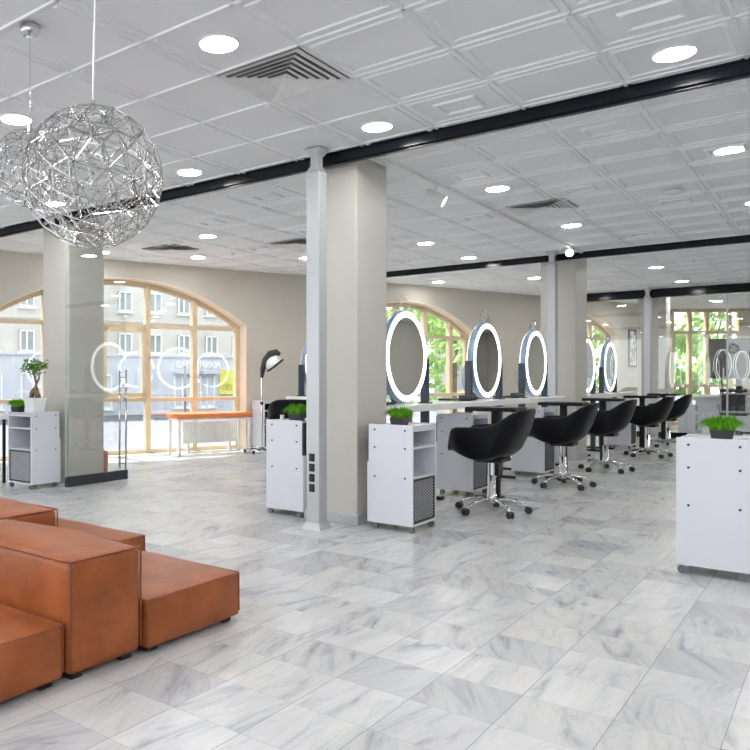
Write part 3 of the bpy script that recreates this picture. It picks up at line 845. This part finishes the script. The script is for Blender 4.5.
for x, y, rz, lb in [(-2.44, 8.89, .06, 'black bucket armchair second in the row, in front of the third round mirror'),
                     (-2.43, 10.76, 0., 'black bucket armchair third in the row, just past the second column'),
                     (-2.39, 13.2, -.03, 'black bucket armchair fourth in the row, overlapping the last one'),
                     (-2.45, 15.3, .02, 'black bucket armchair last in the row, before the glass partition'),
                     (-5.56, 8.16, -1.0, 'black bucket armchair half hidden behind the trolley and the socket post')]:
    dup(CH, (x, y, 0), rz, lb)

# ------------------------------------------------------------------ counters, mirror stations
def counter(x0, x1, y0, y1, label, ys):
    t = thing('styling_counter', label, 'counter', ((x0+x1)/2, (y0+y1)/2, 0), group='white styling counters')
    a, b = (x1-x0)/2, (y1-y0)/2; cx, cy = (x0+x1)/2, (y0+y1)/2
    MB().box((-a, -b, .895), (a, b, .957), .004).build('worktop', 'desk', t)
    for y in ys:
        y -= cy; X = x1-.20-cx
        lg = MB(); lg.box((X-.035, y-.03, .03), (X+.035, y+.03, .895)); lg.build('leg', 'navy', t)
        MB().box((X-.24, y-.032, 0), (X+.19, y+.032, .032), .004).build('foot_bar', 'blackmetal', t)
    return t
counter(-3.62, -3.06, 6.0, 11.37, 'long white counter running under the first three round mirrors', (6.175, 7.125, 8.265, 9.215, 10.045, 10.995))
counter(-3.62, -3.06, 12.5, 16.0, 'white counter under the round mirrors past the second column', (12.645, 13.595, 14.145, 15.095))
counter(-6.06, -5.62, 8.70, 11.2, 'white counter behind the socket post, near the arched window', (8.905, 9.855))

def mirror_proto():
    """disc faces +X; centre at local (0, 0, 1.415)"""
    t = thing('round_mirror', '', 'mirror'); zc = 1.415; R = .443
    m = MB(); m.lathe([(R-.010, -.036), (R, -.028), (R, .028), (R-.010, .036), (R-.03, .036), (R-.03, -.036), (R-.010, -.036)], 64, (0, 0, zc), 'x'); m.build('rim', 'rim', t)
    for s in (1, -1):
        m = MB(); m.lathe([(R-.068, s*.030), (R-.066, s*.044), (R-.020, s*.044), (R-.014, s*.040), (R-.014, s*.026)], 64, (0, 0, zc), 'x', smooth=False); m.build('light_ring', 'ring', t)
        m = MB(); m.lathe([(0, s*.038), (R-.067, s*.038)], 64, (0, 0, zc), 'x', smooth=False)
        m.lathe([(0, s*.030), (R-.067, s*.030)], 64, (0, 0, zc), 'x', smooth=False); m.build('mirror_glass', 'mirror', t)
    for s in (-1, 1):
        m = MB(); m.box((-.035, s*.475-.03, .958), (.035, s*.475+.03, 1.405), .004); m.build('post', 'navy', t)
        MB().cyl((0, s*.445, zc-.05), .012, -.03, .03, 10, 'y').build('pivot', 'chrome', t)
        MB().box((-.06, s*.475-.045, .957), (.06, s*.475+.045, .967), .002).build('foot_plate', 'blackmetal', t)
    m = MB(); rr = random.Random(4)
    for k in range(9):
        a = (k-4)*.072; y0 = math.sin(a)*(R-.005); z0 = zc+math.cos(a)*(R-.005); hh = .055+.10*(1-abs(k-4)/5)+(.02 if k % 2 else 0)
        y1 = y0*1.35; m.tube([(0, y0-.010, z0), (0, y1-.009, z0+hh*.75), (0, y1, z0+hh), (0, y1+.009, z0+hh*.75), (0, y0+.010, z0)], .0017, 4)
        if k % 2: m.sphere((0, y0*1.2, z0+hh*.5), .0045, 6)
    m.build('wire_tiara', 'steel', t, fix=False)
    return t
MP = mirror_proto(); GM = 'round mirrors with white light rings'
MP.location = (-3.26, 6.65, 0); MP['group'] = GM; MP['label'] = 'round mirror with white light ring and wire crown, beside the thick column'
for y, lb in [(8.74, 'round light ring mirror second in the row, behind the first armchair'),
              (10.52, 'round light ring mirror third in the row, beside the second column'),
              (13.12, 'round light ring mirror half covered by the second column'),
              (14.62, 'round light ring mirror last in the row, past the second column')]:
    dup(MP, (-3.26, y, 0), 0, lb)
dup(MP, (-5.93, 9.38, 0), 0, 'round light ring mirror hidden behind the thick column, its navy post showing')

def tray_table_proto():
    t = thing('tray_table', '', 'side table')
    MB().box((-.245, -.17, .885), (.245, .17, .925), .008).build('top', 'blackmetal', t)
    m = MB(); m.box((-.035, -.03, .03), (.035, .03, .885)); m.build('column', 'blackmetal', t)
    m = MB(); m.box((-.20, -.03, .012), (.2, .03, .034), .006); m.box((-.03, -.17, .012), (.03, .17, .034), .006)
    for p in ((-.19, 0), (.19, 0), (0, -.16), (0, .16)): m.cyl((p[0], p[1], 0), .018, 0, .014, 12)
    m.build('base', 'blackmetal', t)
    m = MB(); m.tube([(.245, .10, .905), (.27, .10, .90), (.285, .06, .885), (.275, .02, .88), (.245, .02, .90)], .004, 6); m.build('tool_hook', 'chrome', t)
    return t
TP = tray_table_proto(); GT = 'black pedestal tray tables'
TP.location = (-2.655, 7.42, 0); TP['group'] = GT; TP['label'] = 'black pedestal tray table behind the first armchair'
for x, y, lb in [(-2.60, 9.5, 'black pedestal tray table behind the second armchair, before the second column'),
                 (-2.70, 11.82, 'black pedestal tray table beside the second column, behind the third armchair'),
                 (-2.62, 14.02, 'black pedestal tray table behind the fourth armchair'),
                 (-2.70, 16.35, 'black pedestal tray table behind the last armchair, by the glass partition')]:
    dup(TP, (x, y, 0), 0, lb)

# things lying on the counters
def tray(x, y, z, sx, sy, label, name='tool_tray', h=.022):
    o = MB().box((-sx/2, -sy/2, 0), (sx/2, sy/2, h), .006).build(name, 'dark'); o.location = (x, y, z)
    return tag(o, label, 'tray', 'dark trays on the counters')
tray(-3.38, 6.42, .958, .16, .30, 'dark tray on the counter under the first round mirror')
tray(-3.48, 8.32, .958, .15, .42, 'dark tray on the counter before the second round mirror')
tray(-3.48, 10.02, .958, .15, .40, 'dark tray on the counter before the third round mirror')
def hair_tool(x, y, z, rz, label):
    t = thing('hair_dryer', label, 'hair dryer', (x, y, z), rz, 'hair dryers on the counters')
    MB().tube([(-.09, 0, .035), (-.085, 0, .035), (.02, 0, .035), (.09, 0, .035), (.10, 0, .035)], [.022, .032, .035, .026, .024], 14).build('barrel', 'dark', t)
    MB().tube([(-.02, 0, .03), (-.03, .06, .02), (-.035, .12, .016)], [.016, .015, .014], 10).build('handle', 'dark', t)
    return t
hair_tool(-3.18, 8.02, .957, .4, 'black hair dryer on the counter edge before the second mirror post')
hair_tool(-3.22, 9.72, .957, 1.2, 'black hair dryer on the counter before the third mirror post')

# ring-shaped hair processors on the far side of the counters
def processor(x, y, zc, label):
    t = thing('hair_processor', label, 'hair processor', (x, y, 0), 0, 'ring shaped hair processors')
    m = MB(); pts = [(.03*math.cos(a), .22*math.cos(a), .22*math.sin(a)+zc) for a in [PI*.38+PI*1.24*k/20 for k in range(21)]]
    m.tube(pts, [.010+.013*math.sin(PI*k/20) for k in range(21)], 10); m.build('arc', 'alu', t)
    MB().cyl((0, .0, 0), .016, .03, zc-.20, 12).build('pole', 'chrome', t)
    m = MB(); m.tube([(0, 0, zc-.22), (0, -.02, zc-.16), (0, .02, zc-.1), (0, .10, zc+.19)], .014, 8); m.build('yoke', 'dark', t)
    for k in range(5):
        a = 2*PI*k/5; MB().tube([(0, 0, .06), (.2*math.cos(a), .2*math.sin(a), .045), (.28*math.cos(a), .28*math.sin(a), .02)], [.014, .012, .02], 8).build('base_leg', 'chrome', t)
    return t
processor(-4.05, 10.35, 1.21, 'silver arc hair processor behind the second round mirror')
processor(-4.05, 12.55, 1.235, 'silver arc hair processor behind the third round mirror')

# ------------------------------------------------------------------ bench, radiator, hood dryer by the arched window
bp = F(3.44, -.25, 0)
t = thing('bench', 'long bench with orange padded top before the arched window', 'bench', (bp.x, bp.y, 0), FROT)
MB().box((-.20, -.70, .575), (.20, .70, .655), .018, 3).build('seat_pad', 'orange', t)
MB().box((-.18, -.66, .545), (.18, .66, .577)).build('seat_frame', 'whitemetal', t)
for sx in (-1, 1):
    for sy in (-1, 1): MB().box((sx*.165-.022, sy*.645-.022, 0), (sx*.165+.022, sy*.645+.022, .548), .003).build('leg', 'whitemetal', t)
m = MB(); m.prism([(3.1, .14), (4.12, .14), (4.12, .50), (3.1, .50)], lambda p, k: F(p[0], (.06, .13)[k], p[1]))
for k in range(24):
    u = 3.13+k*.042; m.prism([(u, .17), (u+.024, .17), (u+.024, .47), (u, .47)], lambda p, q: F(p[0], (.052, .062)[q], p[1]))
for u in (3.2, 4.0): m.prism([(u, 0), (u+.04, 0), (u+.04, .15), (u, .15)], lambda p, k: F(p[0], (.08, .11)[k], p[1]))
rd = m.build('radiator', 'whitemetal'); tag(rd, 'low white panel radiator behind the orange bench', 'radiator')

hp = F(4.2, -.62, 0)
t = thing('hood_dryer', 'tall hood hair dryer on a chrome stand near the arched window', 'hood dryer', (hp.x, hp.y, 0), math.radians(40))
MB().cyl((0, 0, 0), .017, .05, .80, 14).build('lower_pole', 'chrome', t)
MB().cyl((0, 0, 0), .0125, .78, 1.26, 14).build('upper_pole', 'chrome', t)
MB().cyl((0, 0, 0), .026, .78, .83, 14).build('clamp', 'dark', t)
for k in range(5):
    a = 2*PI*k/5+.4; lg = MB().tube([(0, 0, .075), (.12*math.cos(a), .12*math.sin(a), .085), (.27*math.cos(a), .27*math.sin(a), .055)], [.018, .014, .01], 8).build('base_leg', 'chrome', t)
    MB().sphere((.28*math.cos(a), .28*math.sin(a), .026), .026, 10).build('caster', 'rubber', lg)
m = MB(); m.tube([(0, 0, 1.22), (.015, 0, 1.36), (.06, 0, 1.50), (.14, 0, 1.60), (.24, 0, 1.63), (.30, 0, 1.60)], [.025, .045, .06, .07, .06, .03], 14); m.build('arm', 'dark', t)
# hood: open half dome
b = bmesh.new(); N1, N2 = 24, 10; rows = []
for i in range(N2+1):
    f = i/N2; r = .15*math.sin(f*PI*.56); z = .13*math.cos(f*PI*.56); rows.append([b.verts.new((r*math.cos(2*PI*j/N1), r*math.sin(2*PI*j/N1), z)) for j in range(N1)])
for A, B in zip(rows, rows[1:]):
    for j in range(N1): b.faces.new((A[j], A[(j+1) % N1], B[(j+1) % N1], B[j])).smooth = True
m = MB(); m.add(b, Matrix.Translation((.20, 0, 1.45)) @ Matrix.Rotation(math.radians(-38), 4, 'Y')); hd = m.build('hood', 'potwhite', t)
so = hd.modifiers.new('shell', 'SOLIDIFY'); so.thickness = .022
m = MB(); pts = [Matrix.Translation((.20, 0, 1.45)) @ Matrix.Rotation(math.radians(-38), 4, 'Y') @ Vector((.152*math.cos(a), .152*math.sin(a), -.035)) for a in [2*PI*k/24 for k in range(24)]]
m.tube(pts, .018, 8, closed=True); m.build('hood_rim', 'dark', t)

# ------------------------------------------------------------------ glass door by the first column
t = thing('glass_door', 'open frameless glass door with dark bottom rail and long pull bars', 'door', (-6.55, 5.20, 0))
MB().box((-.006, 0, .11), (.006, .89, 2.945)).build('pane', 'glass', t)
MB().box((-.007, -.003, .11), (.007, .0005, 2.945)).build('pane_edge', 'glassedge', t)
MB().box((-.022, -.002, .012), (.022, .905, .122), .002).build('bottom_rail', 'grey_ext', t)
MB().box((-.022, -.002, 2.92), (.022, .12, 2.96), .002).build('top_hinge', 'grey_ext', t)
MB().cyl((0, .05, 0), .012, 0, .015, 10).build('floor_pivot', 'chrome', t)
for s in (-1, 1):
    m = MB(); m.tube([(s*.055, .845, .14), (s*.055, .845, 1.31)], .012, 12); b_ = m.build('pull_bar', 'chrome', t)
    m = MB()
    for z in (.20, .955, 1.22): m.tube([(s*.004, .845, z), (s*.055, .845, z)], .008, 8)
    m.build('standoff', 'chrome', b_)
MB().box((-.03, .81, .935), (.03, .88, .975), .006).build('lock', 'chrome', t)

# ------------------------------------------------------------------ glass partition under the far beam
t = thing('glass_partition', 'glass partition on a black floor rail under the far beam', 'partition', (0, 17.62, 0))
for k, (a, b) in enumerate(((-4.95, -3.30), (-3.0, -1.84), (-1.82, -.6), (-.58, .9), (.92, 2.6), (2.62, 4.45))):
    p = MB().box((a, -.006, .10), (b, .006, 2.866)).build('pane', 'glass', t)
    MB().box((b-.003, -.007, .10), (b+.002, .007, 2.866)).build('pane_edge', 'alu', p)
    MB().box((a, -.022, .0), (b, .022, .115), .003).build('floor_rail', 'beam', t)
MB().box((-1.845, -.016, .10), (-1.815, .016, 2.866), .002).build('edge_profile', 'alu', t)
m = MB(); m.box((-1.90, -.055, 1.18), (-1.875, -.03, 1.42), .004); m.tube([(-1.887, -.03, 1.22), (-1.887, .0, 1.22)], .006, 6); m.tube([(-1.887, -.03, 1.38), (-1.887, .0, 1.38)], .006, 6); m.build('handle', 'alu', t)

# ------------------------------------------------------------------ back room furniture
t = thing('reception_counter', 'pale grey counter behind the glass partition', 'counter', (-2.0, 20.2, 0))
MB().box((-.72, -.35, .80), (1.8, .35, .85), .004).build('worktop', 'desk', t)
MB().box((-.66, -.28, .05), (1.75, -.25, .80)).build('front_panel', 'cart', t)
MB().box((-.66, -.25, .0), (-.62, .32, .80)).build('side_panel', 'cart', t)
t = thing('low_cabinet', 'white low cabinet with open side shelves behind the glass partition', 'cabinet', (-2.72, 19.3, 0))
MB().box((-.16, -.18, .03), (.16, .18, .64), .003).build('body', 'cart', t)
for z in (.10, .29, .48): MB().box((.158, -.14, z), (.164, .14, z+.15)).build('compartment', 'greyplastic', t)
MB().box((-.14, -.16, 0), (.14, .16, .03)).build('plinth', 'blackmetal', t)
o = MB().box((-.13, -.12, 0), (.13, .12, .30), .004).build('carton', 'whitebox'); o.location = (-2.30, 19.2, 0)
tag(o, 'white box on the floor between the low cabinet and the office chair', 'box')

t = thing('display_screen', 'large dark wall-sized display on a floor stand behind the glass', 'screen', (-1.95, 20.75, 0))
MB().box((-.56, -.03, 1.21), (.75, .03, 2.13), .006).build('bezel', 'screen', t)
MB().box((-.55, -.034, 1.225), (.74, -.029, 2.115)).build('panel', 'screen', t)
MB().box((-.05, -.02, .04), (.05, .05, 1.3), .004).build('pole', 'blackmetal', t)
MB().box((-.3, -.22, 0), (.3, .22, .04), .01).build('foot', 'blackmetal', t)

def ring_reflection(x, y, z0, R, label):
    t = thing('ring_reflection', label, 'ring reflection', (x, y, z0), YAW, 'ring reflections over the back counter')  # solid rings put in place of ring reflections in the glass
    m = MB(); m.lathe([(0, 0), (.10, 0), (.10, .012), (.02, .02), (0, .02)], 20); m.build('base', 'dark', t)
    m = MB(); m.tube([(-.02, 0, .015), (-.03, .0, .16), (-.05, 0, .30), (-.05, 0, .42)], [.02, .018, .016, .014], 10); m.build('stem', 'dark', t)
    zc = .42+R*.9
    for dx, nm, mt_ in ((0., 'white_tube', 'trimwhite'), (-.055, 'outer_tube', 'alu')):
        pts = [(dx+R*.62*math.sin(a), 0, zc+R*1.25*math.cos(a)) for a in [2*PI*k/30 for k in range(30)]]
        MB().tube(pts, .011, 8, closed=True).build(nm, mt_, t)
    return t
ring_reflection(-2.14, 19.98, .852, .27, 'white ring modelling a reflection over the back counter, in front of the dark screen')
ring_reflection(-1.80, 20.02, .852, .25, 'second white ring modelling a reflection, behind the vertical glass edge')

t = thing('office_chair', 'office chair with dark netted back and grey frame behind the glass', 'office chair', (-1.87, 19.0, 0))
m = MB()
for lo, hi in (((-.235, -.02, .50), (-.205, .02, .96)), ((.205, -.02, .50), (.235, .02, .96)), ((-.235, -.02, .49), (.235, .02, .53)), ((-.235, -.02, .875), (.235, .02, .91))): m.box(lo, hi, .008)
m.build('back_frame', 'chairgrey', t)
MB().box((-.21, -.006, .52), (.21, .006, .88)).build('back_net', 'netting', t)
MB().box((-.24, -.03, .925), (.24, .03, .985), .012).build('head_rest', 'dark', t)
MB().box((-.24, -.02, .43), (.24, .46, .49), .02).build('seat', 'dark', t)
for s in (-1, 1):
    m = MB(); m.tube([(s*.25, .0, .56), (s*.29, .03, .66), (s*.29, .28, .66), (s*.27, .30, .45)], .016, 8); m.build('arm_rest', 'chairgrey', t)
MB().cyl((0, .2, 0), .028, .08, .44, 12).build('column', 'chrome', t)
for k in range(5):
    a = 2*PI*k/5; lg = MB().tube([(0, .2, .10), (.28*math.cos(a), .2+.28*math.sin(a), .06)], [.02, .014], 8).build('base_leg', 'dark', t)
    MB().sphere((.29*math.cos(a), .2+.29*math.sin(a), .028), .028, 10).build('caster', 'rubber', lg)

m = MB(); pu = 15.42
m.prism([(pu-.16, 1.50), (pu+.16, 1.50), (pu+.16, 2.40), (pu-.16, 2.40)], lambda p, k: F(p[0], (-.03, -.004)[k], p[1]))
pf = m.build('framed_picture', 'blackmetal'); tag(pf, 'narrow framed black and white picture on the wall past the second column', 'picture')
MB().prism([(pu-.13, 1.53), (pu+.13, 1.53), (pu+.13, 2.37), (pu-.13, 2.37)], lambda p, k: F(p[0], (-.034, -.029)[k], p[1])).build('print', 'picture', pf)

# left edge: white table, terracotta pouf
t = thing('side_table', 'white topped table with thin black legs at the picture edge behind the bonsai trolley', 'table', (-7.70, 5.03, 0))
MB().box((-.55, -.35, .735), (.32, .02, .80), .004).build('top', 'desk', t)
for sx in (-.5, .27):
    for sy in (-.3, -.03): MB().box((sx-.014, sy-.014, 0), (sx+.014, sy+.014, .737)).build('leg', 'blackmetal', t)
m = MB(); m.add(pillow_box((-.20, -.20, .004), (.20, .20, .28), .02)); o = m.build('pouf', 'terracotta'); o.location = (-7.46, 6.25, -.001)
tag(o, 'terracotta leather pouf showing behind the glass door column', 'pouf')
o.modifiers.new('bevel', 'BEVEL').width = .03

# ------------------------------------------------------------------ outside
m = MB(); a_, b_ = F(-25, WT, 0), F(18, WT, 0)
m.prism([(a_.x, a_.y), (b_.x, b_.y), (4.6, 30.4), (40, 60), (20, 95), (-60, 90), (-60, -20)], lambda p, k: (p[0], p[1], -.5-.2*k)); structure(m.build('street_ground', 'street'))
BD = 22.
def FB(u, w, z): return F(u, BD+w, z)
root = thing('street_building', 'grey stone apartment building with shopfront across the street', 'building', tuple(FB(8, 0, -.5)))
inv = Matrix.Translation(-FB(8, 0, -.5))
def bpart(m, name, mt, parent=root, **kw):
    m.b.transform(inv) if True else None
    return m.build(name, mt, parent, **kw)
def blk(m, u0, z0, u1, z1, w0, w1): m.prism([(u0, z0), (u1, z0), (u1, z1), (u0, z1)], lambda p, k: FB(p[0], (w0, w1)[k], p[1])); return m
bpart(blk(MB(), -14, 2.32, 22, 11, 0, 6), 'upper_wall', 'stone')
bpart(blk(MB(), -14, -.5, 22, 2.28, -.06, 6), 'shopfront_wall', 'shopwall')
bpart(blk(MB(), -14, 2.26, 22, 2.36, -.14, 0), 'ledge', 'shopwall')
m = MB()
for k in range(6): blk(m, -14, 3.9+1.9*k, 22, 3.96+1.9*k, -.05, 0)
bpart(m, 'string_courses', 'stone')
def bwin(u, z, w, h, mt='darkglass'):
    fr = MB(); t_ = .07
    for q in ((u, z, u+t_, z+h), (u+w-t_, z, u+w, z+h), (u, z, u+w, z+t_), (u, z+h-t_, u+w, z+h), (u+w*.42, z, u+w*.42+t_, z+h)): blk(fr, *q, -.12, .02)
    blk(fr, u-.08, z-.09, u+w+.08, z, -.16, 0)
    f = bpart(fr, 'window', 'whitemetal')
    g = MB(); blk(g, u, z, u+w, z+h, -.05, .0); g.b.transform(inv); g.build('glazing', mt, f)
for k in range(-2, 7):
    u = 11.05+1.55*(k-2)*1.01+.0
    for z in (2.42, 4.4, 6.4): bwin(u, z, .68, .95)
for (u, z0, w, h) in ((13.95, -.2, 1.0, 1.62), (15.4, -.2, .85, 1.62), (9.5, -.2, 1.2, 1.6), (4.0, -.1, 1.6, 1.6), (6.4, -.1, 1.2, 1.6)):
    bwin(u, z0, w, h)
for u, w in ((13.9, 1.1), (15.4, .95)): bpart(blk(MB(), u, 1.45, u+w, 1.6, -.5, -.05), 'awning', 'shopwall')
# shop name in white letters
fc = bpy.data.curves.new('sign_letters', 'FONT'); fc.body = '\u0411\u0410\u0413\u0415\u0422\u041d\u0418\u041a\u0418'; fc.size = .55; fc.extrude = .03
so_ = bpy.data.objects.new('sign_letters', fc); COL.objects.link(so_)
dg = bpy.context.evaluated_depsgraph_get(); me = bpy.data.meshes.new_from_object(so_.evaluated_get(dg)); bpy.data.objects.remove(so_)
me.materials.clear(); me.materials.append(M['signwhite'])
xs = [v.co.x for v in me.vertices]; k_ = 2.42/(max(xs)-min(xs)); x_0 = min(xs)
for v in me.vertices:
    p = FB(14.08+(v.co.x-x_0)*k_, -.12-v.co.z, 1.74+v.co.y*k_*1.05); v.co = inv @ p
lt = bpy.data.objects.new('sign_letters', me); COL.objects.link(lt); lt.parent = root
bpart(blk(MB(), 16.5, .42, 17.5, 1.66, -.16, -.06), 'yellow_panel', 'yellow')
m = MB()
for cu in (16.78, 17.08):
    pts = [FB(cu+.14*math.cos(a), -.17, .78+.14*math.sin(a)) for a in [2*PI*k/20 for k in range(20)]]; m.tube(pts, .012, 5, closed=True)
m.tube([FB(16.78, -.17, .78), FB(16.9, -.17, 1.0), FB(17.08, -.17, .78)], .012, 5)
bpart(m, 'panel_print', 'signgrey')
m = MB(); m.tube([FB(13.05, -3, -.5), FB(13.05, -3, 1.8)], .05, 8); sp = m.build('street_post', 'greyplastic'); tag(sp, 'thin grey street post outside the arched window', 'post')
# pale building behind the trees
t2 = thing('street_house', 'pale low building half seen behind trees outside the second arch', 'building', (-13.5, 36.0, -.5))
MB().box((-2.5, 0, 0), (3.2, 4, 4.0)).build('wall', 'stone', t2); MB().box((-2.7, -.2, 4.0), (3.4, 4.2, 4.25)).build('roof', 'shopwall', t2)
for x in (-1.6, .2, 1.9): MB().box((x, -.06, 1.2), (x+.8, 0, 2.7)).build('window', 'darkglass', t2)

def tree(x, y, h, R, n, label, seed):
    t = thing('street_tree', label, 'tree', (x, y, -.5), 0, 'trees outside the windows'); rr = random.Random(seed)
    m = MB(); m.tube([(0, 0, 0), (.05, .02, h*.35), (.0, .06, h*.7)], [.14, .10, .05], 8)
    for k in range(5):
        a = rr.uniform(0, 2*PI); m.tube([(.04, .02, h*rr.uniform(.25, .5)), (R*.5*math.cos(a), R*.5*math.sin(a), h*rr.uniform(.55, .8))], [.05, .02], 6)
    m.build('trunk', 'bark', t)
    m = MB(); cl = []
    for k in range(26):
        a = rr.uniform(0, 2*PI); rd = R*math.sqrt(rr.random())*.85; z = h*rr.uniform(.2, .95); sh = 1-.55*abs(z/h-.55); cl.append((rd*sh*math.cos(a), rd*sh*math.sin(a), z, R*rr.uniform(.22, .4)))
    for k in range(n):
        cx, cy, cz, r = cl[k % len(cl)]; d = Vector((rr.gauss(0, 1), rr.gauss(0, 1), rr.gauss(0, 1))).normalized()
        p = Vector((cx, cy, cz))+d*r*rr.uniform(.6, 1.); q = (d+Vector((rr.gauss(0, .5), rr.gauss(0, .5), rr.gauss(0, .5)))).normalized(); s_ = q.orthogonal().normalized(); w_ = q.cross(s_); L = rr.uniform(.10, .2)
        v = [m.b.verts.new(e) for e in (p-s_*L, p+w_*L*.55, p+s_*L, p-w_*L*.55)]; m.b.faces.new(v)
    m.build('foliage', 'treeleaf', t, fix=False)
    return t
for i, (x, y, h, R, lb) in enumerate([(-11.2, 23.2, 5.6, 2.0, 'bright green tree outside the second arch, beside the first round mirror'),
                                   (-11.9, 28.6, 6.5, 2.2, 'green tree outside the second arch, further along the street'),
                                   (-8.4, 33.6, 6.2, 2.0, 'green tree outside the third arch behind the last mirrors'),
                                   (-5.1, 31.0, 6.0, 1.4, 'green tree outside the tall windows, by the far column'),
                                   (-4.4, 35.6, 7.0, 1.9, 'green tree outside the tall windows, beside the screen'),
                                   (-2.1, 33.0, 6.0, 1.5, 'green tree outside the tall windows, mostly behind the screen')]):
    tree(x, y, h, R, 1500, lb, i)

# ------------------------------------------------------------------ daylight
W = bpy.data.worlds.new('sky'); SC.world = W; W.use_nodes = True
nt = W.node_tree; nt.nodes.clear(); ow = nt.nodes.new('ShaderNodeOutputWorld'); bg = nt.nodes.new('ShaderNodeBackground')
bg.inputs[0].default_value = (.93, .965, 1., 1); bg.inputs[1].default_value = 2.35; nt.links.new(bg.outputs[0], ow.inputs[0])
sun = bpy.data.lights.new('sun', 'SUN'); sun.energy = 16.; sun.angle = math.radians(1.5); sun.color = (1., .96, .9)
so2 = bpy.data.objects.new('sun', sun); COL.objects.link(so2)
d = (-FN*.46+Vector((.02, .12, -1.))).normalized(); so2.rotation_euler = d.to_track_quat('-Z', 'Y').to_euler()

# ------------------------------------------------------------------ view
SC.view_settings.view_transform = 'Standard'; SC.view_settings.look = 'None'; SC.view_settings.gamma = 1; SC.view_settings.exposure = .16
SC.view_settings.use_curve_mapping = False
SC.cycles.max_bounces = 10; SC.cycles.diffuse_bounces = 5; SC.cycles.glossy_bounces = 5; SC.cycles.transparent_max_bounces = 24
SC.cycles.sample_clamp_indirect = 6.; SC.cycles.caustics_reflective = False; SC.cycles.caustics_refractive = False
